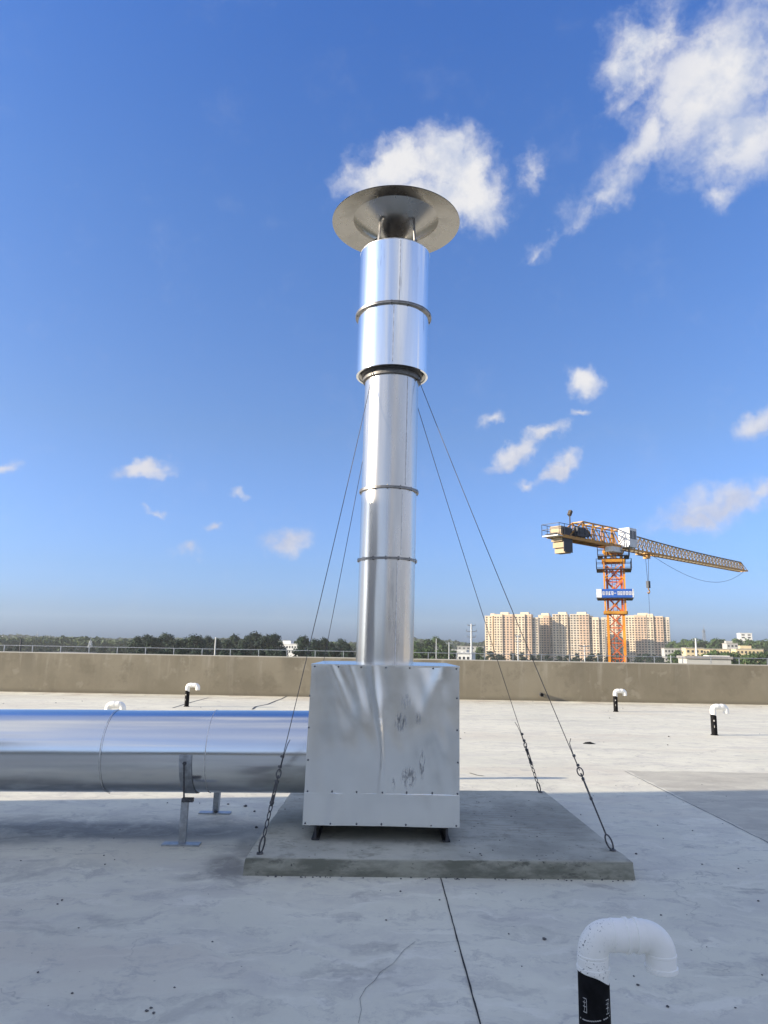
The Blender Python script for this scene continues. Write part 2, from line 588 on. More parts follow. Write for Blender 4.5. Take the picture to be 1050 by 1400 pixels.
def round_metal(name, col, rough, wave, axis='Z', streak=0.0, smear=0.25):
    """rolled sheet metal: slight flat bands along the axis, brushed grain"""
    mt, t, b = mat(name)
    p = objc(t)
    sc = (1, 1, smear * 0.25) if axis == 'Z' else (smear * 0.25, 1, 1)
    band = t.noise(t.mapping(p, scale=sc), 6.5, 1.5, 0.5)
    dirt = t.noise(t.mapping(p, scale=(1, 1, 0.12) if axis == 'Z' else (0.12, 1, 1)), 5, 4, 0.6)
    c2 = tuple(c * 0.82 for c in col)
    base = t.mix(t.step(dirt, 0.45, 0.75, 0, 0.6), col, c2)
    base = t.mix(t.step(t.noise(t.mapping(p, scale=(1, 1, 0.12)), 11, 5, 0.65), 0.60, 0.72, 0, streak), base, (0.30, 0.29, 0.28))
    t.l.new(base, b.inputs['Base Color'])
    b.inputs['Metallic'].default_value = 1.0
    t.put(b.inputs['Roughness'], t.lin(dirt, 0.3, 0.7, rough * 0.8, rough * 1.25))
    n1 = t.bump(band, wave, 0.05)
    t.l.new(n1, b.inputs['Normal'])
    return mt


def galvanised_sheet():
    mt, t, b = mat('galvanised_sheet')
    p = pos(t)
    n = t.noise(p, 5, 6, 0.6)
    col = t.mix(t.step(n, 0.3, 0.7), (0.86, 0.86, 0.84), (0.92, 0.92, 0.90))
    q = t.mapping(p, scale=(1, 1, 0.22))
    scr = t.step(t.noise(q, 60, 6, 0.75), 0.45, 0.56)
    ms = None
    for (x, z, rx, rz, k) in [(0.16, 1.02, 0.06, 0.09, 0.9), (0.30, 1.05, 0.025, 0.06, 0.95), (0.23, 0.60, 0.075, 0.10, 0.8), (0.335, 0.70, 0.03, 0.13, 0.9), (0.11, 0.55, 0.02, 0.06, 0.6), (0.20, 1.18, 0.05, 0.08, 0.35)]:
        s = t.mapping(p, loc=(x, 0, z), scale=(rx, 1, rz), typ='TEXTURE')
        s = t.v('LENGTH', t.v('MULTIPLY', s, (1, 0, 1)))
        s = t.m('MULTIPLY', t.step(s, 1.0, 0.35), k)
        ms = s if ms is None else t.m('MAXIMUM', ms, s)
    scr = t.m('MULTIPLY', scr, ms)
    col = t.mix(scr, col, (0.09, 0.09, 0.085))
    drips = t.step(t.noise(t.mapping(p, loc=(3, 0, 0), scale=(1, 1, 0.06)), 22, 4, 0.6), 0.62, 0.75, 0, 0.25)
    col = t.mix(drips, col, (0.60, 0.62, 0.62))
    t.l.new(col, b.inputs['Base Color'])
    t.put(b.inputs['Metallic'], t.m('SUBTRACT', 1.0, scr))
    t.put(b.inputs['Roughness'], t.lin(n, 0.3, 0.7, 0.19, 0.24))
    return mt


def pvc(name, dirty):
    mt, t, b = mat(name)
    p = objc(t)
    n = t.noise(p, 30, 5, 0.7)
    sep = t.node('ShaderNodeSeparateXYZ')
    t.l.new(p, sep.inputs[0])
    col = t.mix(t.step(t.noise(p, 6, 5, 0.6), 0.35, 0.7), (0.92, 0.90, 0.84), (0.86, 0.84, 0.77))
    lo = t.step(sep.outputs[2], 0.66, 0.46)
    sp = t.step(t.noise(p, 130, 3, 0.6), 0.60, 0.64)
    patch = t.step(t.noise(p, 14, 3, 0.6), 0.40, 0.55)
    left = t.step(sep.outputs[0], 0.10, -0.03)
    col = t.mix(t.m('MULTIPLY', t.m('MULTIPLY', t.m('MULTIPLY', sp, patch), left), dirty), col, (0.07, 0.07, 0.07))
    t.l.new(col, b.inputs['Base Color'])
    b.inputs['Roughness'].default_value = 0.42
    t.l.new(t.bump(n, 0.08, 0.004), b.inputs['Normal'])
    return mt


def leaf_mat(name, c1, c2):
    mt, t, b = mat(name)
    oi = t.node('ShaderNodeObjectInfo')
    n = t.noise(pos(t), 0.35, 4, 0.6)
    f = t.m('ADD', t.m('MULTIPLY', n, 0.8), t.m('MULTIPLY', oi.outputs['Random'], 0.4))
    t.l.new(t.mix(t.step(f, 0.3, 0.85), c1, c2), b.inputs['Base Color'])
    b.inputs['Roughness'].default_value = 0.75
    b.inputs['Specular IOR Level'].default_value = 0.2
    return mt


def facade(name, base, accent):
    mt, t, b = mat(name)
    p = pos(t)
    n = t.noise(t.mapping(p, scale=(1, 1, 0.15)), 0.25, 5, 0.6)
    col = t.mix(t.step(n, 0.4, 0.7), base, accent)
    t.l.new(col, b.inputs['Base Color'])
    b.inputs['Roughness'].default_value = 0.85
    return mt


M = {}
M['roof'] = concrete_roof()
M['wall'] = concrete_wall()
M['pad'] = concrete_pad()
M['stainless'] = round_metal('stainless_tube', (0.69, 0.655, 0.605), 0.25, 0.34, 'Z', 0.35)
M['shiny'] = round_metal('bright_tube', (0.93, 0.93, 0.92), 0.16, 0.22, 'Z', 0.45)
M['capmetal'] = round_metal('cap_sheet', (0.43, 0.41, 0.375), 0.26, 0.02, 'Z', 0.0)
M['duct'] = round_metal('duct_sheet', (0.80, 0.81, 0.81), 0.16, 0.035, 'X', 0.0)
M['galv'] = galvanised_sheet()
M['seam'] = simple('seam_metal', (0.72, 0.71, 0.69), 0.4, 1.0, 0.2, 30)
M['darkmetal'] = simple('dark_flange', (0.16, 0.155, 0.15), 0.5, 0.7, 0.3, 40)
M['flange'] = simple('flange_metal', (0.30, 0.29, 0.28), 0.4, 0.9, 0.25, 30)
M['steel'] = simple('galvanised_steel', (0.42, 0.44, 0.46), 0.45, 0.8, 0.2, 25)
M['wire'] = simple('steel_wire', (0.07, 0.07, 0.075), 0.5, 0.4, 0.2, 40)
M['hardware'] = simple('hardware_steel', (0.10, 0.10, 0.105), 0.45, 0.7, 0.3, 60)
M['skid'] = simple('skid_steel', (0.06, 0.06, 0.065), 0.6, 0.3, 0.3, 20)
M['pvc'] = pvc('white_pvc', 0.95)
M['pvc_clean'] = pvc('white_pvc_far', 0.15)
M['sleeve'] = simple('black_felt_sleeve', (0.008, 0.008, 0.009), 0.8, 0, 0.4, 30, 0.2, spec=0.12)
M['print'] = simple('grey_print', (0.42, 0.41, 0.39), 0.8, 0, 0.3, 120)
M['dark'] = simple('dark_joint', (0.025, 0.025, 0.025), 0.9, 0, 0.3, 20)
M['stone'] = simple('pebble', (0.10, 0.10, 0.10), 0.9, 0, 0.5, 30)
M['plaster'] = simple('stair_house_plaster', (0.55, 0.53, 0.49), 0.9, 0, 0.1, 1.2, 0.2)
M['orange'] = simple('crane_orange', (0.72, 0.27, 0.025), 0.5, 0, 0.22, 0.8)
M['red'] = simple('crane_red', (0.52, 0.12, 0.03), 0.5, 0, 0.25, 0.8)
M['yellow'] = simple('crane_yellow', (0.50, 0.235, 0.03), 0.5, 0, 0.25, 0.6)
M['jibgrey'] = simple('jib_lacing', (0.22, 0.165, 0.095), 0.55, 0, 0.25, 0.6)
M['cranedark'] = simple('crane_dark_steel', (0.035, 0.04, 0.055), 0.6, 0, 0.3, 2)
M['cwt'] = simple('counterweight_concrete', (0.46, 0.36, 0.24), 0.85, 0, 0.12, 0.8)
M['white'] = simple('white_paint', (0.72, 0.73, 0.74), 0.5, 0, 0.1, 2)
M['blue'] = simple('banner_blue', (0.02, 0.10, 0.42), 0.6, 0, 0.1, 2)
M['glass'] = simple('cab_glass', (0.03, 0.05, 0.08), 0.1, 0, 0.2, 2)
M['window'] = simple('far_window', (0.028, 0.030, 0.034), 0.5, 0, 0.5, 0.3)
M['leaf_dark'] = leaf_mat('leaf_dark', (0.009, 0.022, 0.014), (0.021, 0.042, 0.024))
M['leaf_mid'] = leaf_mat('leaf_mid', (0.028, 0.058, 0.018), (0.075, 0.120, 0.040))
M['leaf_far'] = leaf_mat('leaf_far', (0.030, 0.052, 0.024), (0.058, 0.085, 0.040))
M['bark'] = simple('bark', (0.09, 0.07, 0.05), 0.9, 0, 0.3, 3)
M['apt'] = facade('apartment_cream', (0.68, 0.56, 0.41), (0.60, 0.49, 0.36))
M['apt_pink'] = facade('apartment_pink', (0.56, 0.40, 0.28), (0.50, 0.36, 0.26))
M['apt_grey'] = facade('apartment_grey', (0.56, 0.48, 0.38), (0.46, 0.41, 0.34))
M['fac_white'] = facade('far_white', (0.68, 0.68, 0.66), (0.58, 0.58, 0.57))
M['fac_yellow'] = facade('far_yellow', (0.60, 0.50, 0.30), (0.52, 0.42, 0.26))
M['fac_grey'] = facade('far_grey', (0.40, 0.40, 0.38), (0.34, 0.34, 0.33))
M['roofing'] = simple('far_roofing', (0.30, 0.28, 0.26), 0.8, 0, 0.2, 0.4)
M['field'] = simple('field', (0.085, 0.095, 0.05), 0.95, 0, 0.35, 0.004, 0, False)

# ---------------------------------------------------------------- ground, roof deck, parapet
GZ = -12.0
gb = MB()
gb.add([(-5000, -3000, GZ), (5000, -3000, GZ), (5000, 9000, GZ), (-5000, 9000, GZ)], [(0, 1, 2, 3)])
tag(gb.build('ground', M['field']), kind='structure')

RX0, RX1, RY0, RY1 = -32.0, 32.0, -4.2, 24.1
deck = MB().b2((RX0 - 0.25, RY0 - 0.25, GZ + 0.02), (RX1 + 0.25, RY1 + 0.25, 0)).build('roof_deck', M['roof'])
tag(deck, kind='structure')


def strip(path, wd, z=0.004):
    """thin flat ribbon lying on the roof"""
    b = MB()
    vs, fs = [], []
    for i, (x, y) in enumerate(path):
        x0, y0 = path[max(0, i - 1)]
        x1, y1 = path[min(len(path) - 1, i + 1)]
        d = Vector((x1 - x0, y1 - y0, 0)).normalized()
        nrm = Vector((-d.y, d.x, 0))
        ww = wd * random.uniform(0.75, 1.25)
        vs += [Vector((x, y, z)) + nrm * ww / 2, Vector((x, y, z)) - nrm * ww / 2]
        if i:
            k = 2 * i
            fs.append((k - 2, k - 1, k + 1, k))
    return b.add(vs, fs)


def wander(a, c, n, amp, seed):
    rr = random.Random(seed)
    pts = []
    for i in range(n + 1):
        t = i / n
        e = math.sin(math.pi * min(1, t * 3)) if t < 1 / 3 else 1
        pts.append((a[0] + (c[0] - a[0]) * t + rr.uniform(-amp, amp), a[1] + (c[1] - a[1]) * t + rr.uniform(-amp, amp)))
    return pts


strip(wander((0.447, 5.56), (0.468, 0.5), 60, 0.0012, 1), 0.008).build('expansion_joint', M['dark'], deck)
strip(wander((0.44, 8.3), (0.42, 24.0), 60, 0.003, 2), 0.009).build('expansion_joint', M['dark'], deck)
strip(wander((3.40, 2.5), (3.33, 10.4), 60, 0.006, 3), 0.008).build('crack', M['skid'], deck)
c1 = [on_z(*q, 0) for q in ((568, 1288), (552, 1300), (538, 1318), (520, 1330), (512, 1342), (500, 1352), (492, 1366), (494, 1382), (490, 1400))]
strip([(q.x, q.y) for q in c1], 0.0018).build('crack', M['skid'], deck)
c2 = [on_z(*q, 0) for q in ((392, 952), (384, 956), (378, 958), (366, 963), (350, 966), (345, 970))]
strip([(q.x, q.y) for q in c2], 0.05).build('crack', M['skid'], deck)
c3 = [on_z(*q, 0) for q in ((236, 968), (262, 960), (285, 954))]
strip([(q.x, q.y) for q in c3], 0.035).build('crack', M['skid'], deck)
c4 = [on_z(*q, 0) for q in ((642, 1057), (652, 1060), (661, 1061))]
strip([(q.x, q.y) for q in c4], 0.02).build('crack', M['skid'], deck)

WZ = 1.255


def parapet(name, lo, hi, label, lp=True):
    e = empty(name, ((lo[0] + hi[0]) / 2, (lo[1] + hi[1]) / 2, 0), label, 'wall', 'parapet walls round the roof')
    b = MB()
    nx = max(1, int(max(hi[0] - lo[0], hi[1] - lo[1]) / 0.5))
    alongx = hi[0] - lo[0] > hi[1] - lo[1]
    prof = [(0, 0), (0, WZ - 0.03), (0.02, WZ), (0.98, WZ), (1, WZ - 0.03), (1, 0)]
    vs, fs = [], []
    for i in range(nx + 1):
        t = i / nx
        for (q, z) in prof:
            if alongx:
                x = lo[0] + (hi[0] - lo[0]) * t
                y = lo[1] + (hi[1] - lo[1]) * q
            else:
                x = lo[0] + (hi[0] - lo[0]) * q
                y = lo[1] + (hi[1] - lo[1]) * t
            jz = 0.006 * noise.noise((x * 0.7, y * 0.7, 0)) if z > 0.1 else 0
            vs.append((x, y + (0.012 * noise.noise((x * 0.5, z, 3)) if alongx else 0), z + jz + (0.0 if z > 0.1 else -0.01)))
    m_ = len(prof)
    for i in range(nx):
        for k in range(m_ - 1):
            fs.append((i * m_ + k, i * m_ + k + 1, (i + 1) * m_ + k + 1, (i + 1) * m_ + k))
    b.add(vs, fs)
    b.build('wall_body', M['wall'], e, smooth=25)
    return e


parapet('parapet_wall', (RX0, RY1, 0), (RX1, RY1 + 0.25, 0), 'long tan rendered parapet wall crossing behind the exhaust stack')
parapet('parapet_wall', (RX0, RY0 - 0.25, 0), (RX1, RY0, 0), 'tan parapet wall on the roof side opposite the tower crane')
parapet('parapet_wall', (RX0 - 0.25, RY0 - 0.25, 0), (RX0, RY1 + 0.25, 0), 'tan parapet wall beyond the stair house')
parapet('parapet_wall', (RX1, RY0 - 0.25, 0), (RX1 + 0.25, RY1 + 0.25, 0), 'tan parapet wall on the side away from the stair house')

# lightning conductor on the parapet
lc = empty('lightning_conductor', (0, RY1 + 0.15, WZ), 'thin metal lightning conductor rod on short posts along parapet top', 'rod')
b = MB()
x = RX0 + 0.3
while x < RX1:
    x2 = min(x + 4.0, RX1)
    b.tube([(x, RY1 + 0.15, WZ + 0.20), ((x + x2) / 2, RY1 + 0.15, WZ + 0.195), (x2, RY1 + 0.15, WZ + 0.20)], 0.011, 6)
    x = x2
b.build('rod', M['steel'], lc)
post = MB().box((0, 0, 0.10), (0.022, 0.022, 0.22)).build('post', M['steel'], lc, local=True)
px_ = RX0 + 0.4
first = True
while px_ < RX1:
    o = post if first else post.copy()
    if not first:
        COL.objects.link(o)
        o.parent = lc
    first = False
    o.location = (px_, 0, 0)
    px_ += 0.92

# overflow pipe out of the parapet
p = on_y(741, 950, 23.94)
e = empty('overflow_pipe', (p.x, RY1, p.z), 'short dark open pipe stub poking out of the tan parapet', 'pipe')
rx90 = Matrix.Rotation(R(90), 3, 'X')
MB().lathe([(0.062, -0.05), (0.062, 0.17), (0.048, 0.17), (0.048, -0.02)], 24, (p.x, RY1, p.z), rx90).build('sleeve', M['skid'], e, smooth=40)
MB().lathe([(0.0, -0.01), (0.05, -0.01)], 24, (p.x, RY1, p.z), rx90).build('bore', M['dark'], e)

# stair house outside the frame: it throws the big shade over the near roof
sh = empty('stair_house', (-10.5, 1.4, 0), 'plastered stair house beside the duct throwing shade over the roof', 'building')
SX0, SX1, SY0, SY1, SH = -12.5, -8.5, -3.6, 6.49, 5.3
MB().b2((SX0, SY0, -0.01), (SX1, SY1, SH - 0.25)).build('wall_body', M['plaster'], sh)
MB().b2((SX0 - 0.0, SY0 - 0.15, SH - 0.25), (SX1 + 0.15, SY1, SH)).build('roof_slab', M['plaster'], sh)
dr = MB().b2((SX1 - 0.02, 0.6, 0.02), (SX1 + 0.04, 1.6, 2.1)).build('door', M['steel'], sh)
MB().b2((SX1 + 0.04, 0.7, 1.0), (SX1 + 0.09, 0.74, 1.15)).build('handle', M['hardware'], dr)
for yy in (-2.6, 3.8):
    wn = MB().b2((SX1 - 0.02, yy, 1.4), (SX1 + 0.05, yy + 1.2, 2.6)).build('window', M['white'], sh)
    MB().b2((SX1 + 0.04, yy + 0.06, 1.46), (SX1 + 0.056, yy + 1.14, 2.54)).build('pane', M['glass'], wn)

# ---------------------------------------------------------------- concrete pad
PZ = 0.12
PC = [Vector((-0.945, 5.55, 0)), Vector((1.83, 5.60, 0)), Vector((1.775, 8.24, 0)), Vector((-0.91, 8.08, 0))]


def pad_pt(s, t):
    return (PC[0] * (1 - s) + PC[1] * s) * (1 - t) + (PC[3] * (1 - s) + PC[2] * s) * t


def make_pad():
    N = 110
    b = MB()
    vs, fs, idx = [], [], {}
    ins = [0, 0.0, 0.0, 0.004, 0.014]
    hz = [-0.01, 0.045, 0.100, 0.114, PZ]
    # rim loop parameters
    rim = [(i / N, 0) for i in range(N)] + [(1, i / N) for i in range(N)] + [(1 - i / N, 1) for i in range(N)] + [(0, 1 - i / N) for i in range(N)]
    cen = pad_pt(0.5, 0.5)
    nr = len(rim)
    for k in range(5):
        for (s, t) in rim:
            p = pad_pt(s, t)
            q = p.copy()
            out_ = Vector((0, 0, 0))
            if t == 0:
                out_.y -= 1
            if t == 1:
                out_.y += 1
            if s == 0:
                out_.x -= 1
            if s == 1:
                out_.x += 1
            chip = noise.noise(p * 5.0) * 0.006 + noise.noise(p * 21.0) * 0.0045
            big_chip = max(0, noise.noise(p * 3.3 + Vector((5, 1, 2))) - 0.25) * 0.045
            a = [0.006, 0.003, 0, 0, 0][k]
            q += out_ * (a + noise.noise(p * 2.0 + Vector((0, 0, hz[k] * 30))) * 0.006 + (noise.noise(p * 14 + Vector((0, 0, hz[k] * 60))) * 0.003 if k < 4 else 0))
            q -= out_ * (ins[k] + (chip + big_chip if k in (3, 4) else (big_chip * 0.4 if k == 2 else 0)))
            q.z = hz[k] + (chip * 0.7 - big_chip * 0.4 if k == 3 else 0)
            vs.append(q)
    for k in range(4):
        for i in range(nr):
            j = (i + 1) % nr
            fs.append((k * nr + i, k * nr + j, (k + 1) * nr + j, (k + 1) * nr + i))
    # top fill: interior grid stitched with a fan strip
    off = len(vs)
    G = 50
    for j in range(G + 1):
        for i in range(G + 1):
            s = 0.02 + 0.96 * i / G
            t = 0.02 + 0.96 * j / G
            p = pad_pt(s, t)
            p.z = PZ + noise.noise(p * 1.5) * 0.002 + noise.noise(p * 6) * 0.001
            vs.append(p)
    for j in range(G):
        for i in range(G):
            a = off + j * (G + 1) + i
            fs.append((a, a + 1, a + G + 2, a + G + 1))
    b.add(vs, fs)
    me_o = b
    # stitch rim to grid with triangles
    inner = [off + i for i in range(G)] + [off + G + j * (G + 1) for j in range(G)] + [off + G * (G + 1) + G - i for i in range(G)] + [off + (G - j) * (G + 1) for j in range(G)]
    ni = len(inner)
    base = 4 * nr
    i = j = 0
    while i < nr or j < ni:
        if j >= ni or (i < nr and i / nr <= j / ni):
            b.f.append([base + i % nr, base + (i + 1) % nr, inner[j % ni]])
            i += 1
        else:
            b.f.append([base + i % nr, inner[(j + 1) % ni], inner[j % ni]])
            j += 1
    o = b.build('concrete_pad', M['pad'], smooth=50)
    return tag(o, 'low square grey concrete pad under the sheet metal box', 'concrete pad')


make_pad()

# ---------------------------------------------------------------- sheet metal box
BY0, BY1 = 6.0, 7.28
BXL0, BXL1, BXR = -0.588, -0.560, 0.627
BZ0, BZS, BZ1 = 0.240, 0.476, 1.456
box = empty('plenum_box', (0.03, 6.64, PZ), 'pale galvanised sheet metal box with wavy reflections under the tall stack', 'metal box')


def dent(u, z):
    """buckled thin sheet: shallow pillows and creases (metres towards the viewer)"""
    p = Vector((u * 1.7, z * 0.9, 3.7))
    h = 0.016 * noise.noise(p * 1.6) + 0.0085 * noise.noise(Vector((u * 5.0 + 0.6 * math.sin(z * 4.0), z * 1.6, 1.2)))
    h += 0.0030 * noise.noise(Vector((u * 11 + z * 2.0, z * 3.0, 9.1)))
    uc = -0.055 + 0.05 * math.sin((1.35 - z) * 3.4) + max(0, 1.05 - z) * 0.10
    wd = 0.030 + 0.018 * math.sin(z * 5.0 + 0.6)
    amp = 0.022 * min(1, max(0.75, (z - 0.45) * 2.0))
    h += amp * math.exp(-((u - uc) / wd) ** 2)
    uc2 = -0.40 + (1.456 - z) * 0.42
    h += 0.0060 * math.exp(-((u - uc2) / 0.035) ** 2) * max(0, min(1, (z - 1.0) * 3))
    uc3 = -0.26 + (1.456 - z) * 0.35
    h += 0.0050 * math.exp(-((u - uc3) / 0.03) ** 2) * max(0, min(1, (z - 1.05) * 3))
    uc4 = 0.50 - (1.456 - z) * 0.42
    h += 0.0050 * math.exp(-((u - uc4) / 0.06) ** 2) * max(0, min(1, (z - 0.95) * 2.5))
    return h


def left_x(z):
    return BXL0 + (BXL1 - BXL0) * (z - BZ0) / (BZ1 - BZ0)


def panel_front(z0, z1, y, dz, seed):
    nu, nz = 150, int(130 * (z1 - z0)) + 8
    b = MB()
    vs, fs = [], []
    for j in range(nz + 1):
        z = z0 + (z1 - z0) * j / nz
        for i in range(nu + 1):
            s = i / nu
            xl = left_x(z)
            x = xl + (BXR - xl) * s
            e = min(1, min(s, 1 - s) * 10)
            vs.append((x, y - dent(x + seed, z) * e * dz, z))
    for j in range(nz):
        for i in range(nu):
            a = j * (nu + 1) + i
            fs.append((a, a + 1, a + nu + 2, a + nu + 1))
    # return edge
    o = len(vs)
    ring = list(range(0, nu + 1)) + [(j * (nu + 1) + nu) for j in range(1, nz + 1)] + [nz * (nu + 1) + i for i in range(nu - 1, -1, -1)] + [j * (nu + 1) for j in range(nz - 1, 0, -1)]
    for k in ring:
        q = vs[k]
        vs.append((q[0], y + 0.02, q[2]))
    n = len(ring)
    for k in range(n):
        fs.append((ring[k], ring[(k + 1) % n], o + (k + 1) % n, o + k))
    return b.add(vs, fs)


panel_front(BZS - 0.004, BZ1, BY0, 1.0, 0.0).build('front_panel', M['galv'], box, smooth=35)
panel_front(BZ0, BZS, BY0 - 0.005, 0.8, 0.35).build('skirt_panel', M['galv'], box, smooth=35)
b = MB()
ly0, ly1 = BY0 + 0.022, BY1
b.add([(left_x(BZ0), ly0, BZ0), (BXR, ly0, BZ0), (BXR, ly0, BZ1 - 0.006), (left_x(BZ1), ly0, BZ1 - 0.006),
       (left_x(BZ0), ly1, BZ0), (BXR, ly1, BZ0), (BXR, ly1, BZ1 - 0.006), (left_x(BZ1), ly1, BZ1 - 0.006)],
      [(0, 4, 7, 3), (1, 2, 6, 5), (4, 5, 6, 7), (0, 1, 5, 4), (0, 3, 2, 1)])
b.build('side_panels', M['galv'], box)
# lid, slightly pillowed
b = MB()
vs, fs = [], []
G = 24
for j in range(G + 1):
    for i in range(G + 1):
        x = BXL1 - 0.004 + (BXR + 0.008 - BXL1) * i / G
        y = BY0 - 0.004 + (BY1 - BY0 + 0.008) * j / G
        e = math.sin(math.pi * i / G) * math.sin(math.pi * j / G)
        vs.append((x, y, BZ1 + 0.004 + 0.012 * e ** 0.5 + 0.003 * e * noise.noise((x * 5, y * 5, 0))))
for j in range(G):
    for i in range(G):
        a = j * (G + 1) + i
        fs.append((a, a + 1, a + G + 2, a + G + 1))
rim = list(range(G + 1)) + [j * (G + 1) + G for j in range(1, G + 1)] + [G * (G + 1) + i for i in range(G - 1, -1, -1)] + [j * (G + 1) for j in range(G - 1, 0, -1)]
o0 = len(vs)
for k in rim:
    vs.append((vs[k][0], vs[k][1], BZ1 - 0.010))
for k in range(len(rim)):
    fs.append((rim[k], rim[(k + 1) % len(rim)], o0 + (k + 1) % len(rim), o0 + k))
b.add(vs, fs)
b.build('lid', M['galv'], box, smooth=35)
scr = MB().lathe([(0.0, -0.009), (0.005, -0.008), (0.0072, -0.003), (0.0072, 0.004)], 8, (0, 0, 0), Matrix.Rotation(R(-90), 3, 'X')).build('screw', M['hardware'], box, smooth=40, local=True)
spots = [(0.022 + left_x(BZS) + (BXR - left_x(BZS) - 0.044) * i / 6, BZS + 0.012) for i in range(7)]
spots += [(0.022 + left_x(BZ0) + (BXR - left_x(BZ0) - 0.044) * i / 6, BZ0 + 0.014) for i in range(7)]
spots += [(0.022 + left_x(BZ1) + (BXR - left_x(BZ1) - 0.044) * i / 6, BZ1 - 0.016) for i in range(7)]
spots += [(BXR - 0.014, BZS + (BZ1 - BZS) * k / 4) for k in (1, 2, 3)] + [(left_x(BZS) + 0.016, BZS + (BZ1 - BZS) * k / 4) for k in (1, 2, 3)]
for i, (x, z) in enumerate(spots):
    o = scr if i == 0 else scr.copy()
    if i:
        COL.objects.link(o)
        o.parent = box
    o.location = Vector((x + random.uniform(-0.006, 0.006), BY0 - (0.007 if z < BZS else 0.003), z)) - ORG[box.name]
for xs in (-0.49, 0.53):
    b = MB()
    b.b2((xs - 0.030, 6.05, PZ - 0.004), (xs + 0.030, 7.25, PZ + 0.012))
    b.b2((xs - 0.008, 6.02, PZ + 0.012), (xs + 0.008, 7.25, BZ0 - 0.008))
    b.b2((xs - 0.040, 6.02, BZ0 - 0.010), (xs + 0.040, 7.25, BZ0 + 0.004))
    b.build('skid_beam', M['skid'], box)

# ---------------------------------------------------------------- exhaust stack
SX, SY = 0.028, 6.65
LEAN = 0.0095                        # the stack leans a little
lean = Matrix(((1, 0, LEAN), (0, 1, 0), (0, 0, 1)))


def axis_pt(z):
    return Vector((SX + (z - BZ1) * LEAN, SY, z))


st = empty('exhaust_stack', (SX, SY, BZ1), 'tall shiny round steel exhaust stack with mushroom rain cap', 'chimney')
Z0 = BZ1 + 0.008
R1, R2 = 0.256, 0.342
ZA, ZB, ZC, ZD, ZE = 2.375, 3.015, 4.140, 4.745, 5.395


def section(name, z0, z1, r, mt, wall=0.02, n=96):
    prof = []
    K = 10
    for i in range(K + 1):
        prof.append((r, z0 + (z1 - z0) * i / K))
    prof += [(r - wall, z1), (r - wall, z0)]
    o = MB().lathe(prof, n, (0, 0, 0), closed=True)
    o.v = [lean @ Vector((p.x, p.y, p.z - BZ1)) + Vector((SX, SY, BZ1)) for p in o.v]
    return o.build(name, mt, st, smooth=30)


def flange(z, r, w, mt, h=0.03):
    o = MB().lathe([(r - 0.004, z - h / 2), (r + w, z - h / 2), (r + w, z - h * 0.12), (r + w * 0.8, z - h * 0.06), (r + w * 0.8, z + h * 0.06), (r + w, z + h * 0.12), (r + w, z + h / 2), (r - 0.004, z + h / 2)], 96, axis_pt(z) - Vector((0, 0, z)), closed=True)
    fo = o.build('flange', mt, st, smooth=30)
    nb = 14
    bb = MB()
    for k in range(nb):
        a = 2 * math.pi * (k + 0.37) / nb
        c = axis_pt(z) + Vector((math.cos(a) * (r + w * 0.55), math.sin(a) * (r + w * 0.55), 0))
        bb = MB().lathe([(0, h / 2 + 0.008), (0.005, h / 2 + 0.008), (0.005, -h / 2 - 0.008), (0, -h / 2 - 0.008)], 6, c)
        bb.build('bolt', M['hardware'], fo)
    return fo


section('tube_section', Z0 - 0.01, ZA, R1, M['stainless'])
section('tube_section', ZA, ZB, R1, M['stainless'])
section('tube_section', ZB, ZC + 0.05, R1 - 0.001, M['stainless'])
flange(ZA, R1, 0.018, M['flange'], 0.018)
flange(ZB, R1, 0.020, M['flange'], 0.020)
section('silencer_section', ZC, ZD, R2, M['shiny'])
section('silencer_section', ZD, ZE, R2, M['shiny'])
flange(ZD, R2, 0.026, M['flange'], 0.022)
# underside ring between the wide and narrow tubes, with a dark stepped collar
MB().lathe([(R2 - 0.002, ZC + 0.004), (R2 - 0.002, ZC + 0.012), (R1, ZC + 0.055), (R1, ZC + 0.040)], 96, axis_pt(ZC) - Vector((0, 0, 0)) - Vector((0, 0, ZC)), closed=True).build('reducer_ring', M['capmetal'], st, smooth=30)
co = MB().lathe([(R1 - 0.002, ZC - 0.055), (R1 + 0.020, ZC - 0.055), (R1 + 0.022, ZC - 0.03), (R1 + 0.012, ZC - 0.025), (R1 + 0.012, ZC - 0.008), (R1 + 0.034, ZC - 0.004), (R1 + 0.034, ZC + 0.022), (R1 - 0.002, ZC + 0.03)], 96, axis_pt(ZC) - Vector((0, 0, ZC)), closed=True).build('collar', M['darkmetal'], st, smooth=30)
# dark disc added for the dark inside of the open bore, and rim bead
MB().lathe([(R2 - 0.02, ZE - 0.02), (0.0, ZE - 0.05)], 64, axis_pt(ZE) - Vector((0, 0, ZE))).build('dark_bore', M['skid'], st, smooth=30)
MB().torus(axis_pt(ZE), R2 - 0.006, 0.008, (0, 0, 1), 96, 8).build('rim_bead', M['seam'], st, smooth=60)


def seam(a_deg, z0, z1, r, wdt=0.010):
    a = R(a_deg)
    d = Vector((math.cos(a), math.sin(a), 0))
    MB().bar(axis_pt(z0) + d * (r + 0.001), axis_pt(z1) + d * (r + 0.001), wdt, 0.008, up=d).build('seam', M['seam'], st)


seam(-82, ZD + 0.03, ZE - 0.02, R2)
seam(-90, ZC + 0.03, ZD - 0.03, R2)
seam(-55, ZB + 0.03, ZC - 0.07, R1, 0.006)
seam(-62, ZA + 0.03, ZB - 0.03, R1, 0.006)
seam(-70, Z0, ZA - 0.03, R1, 0.006)

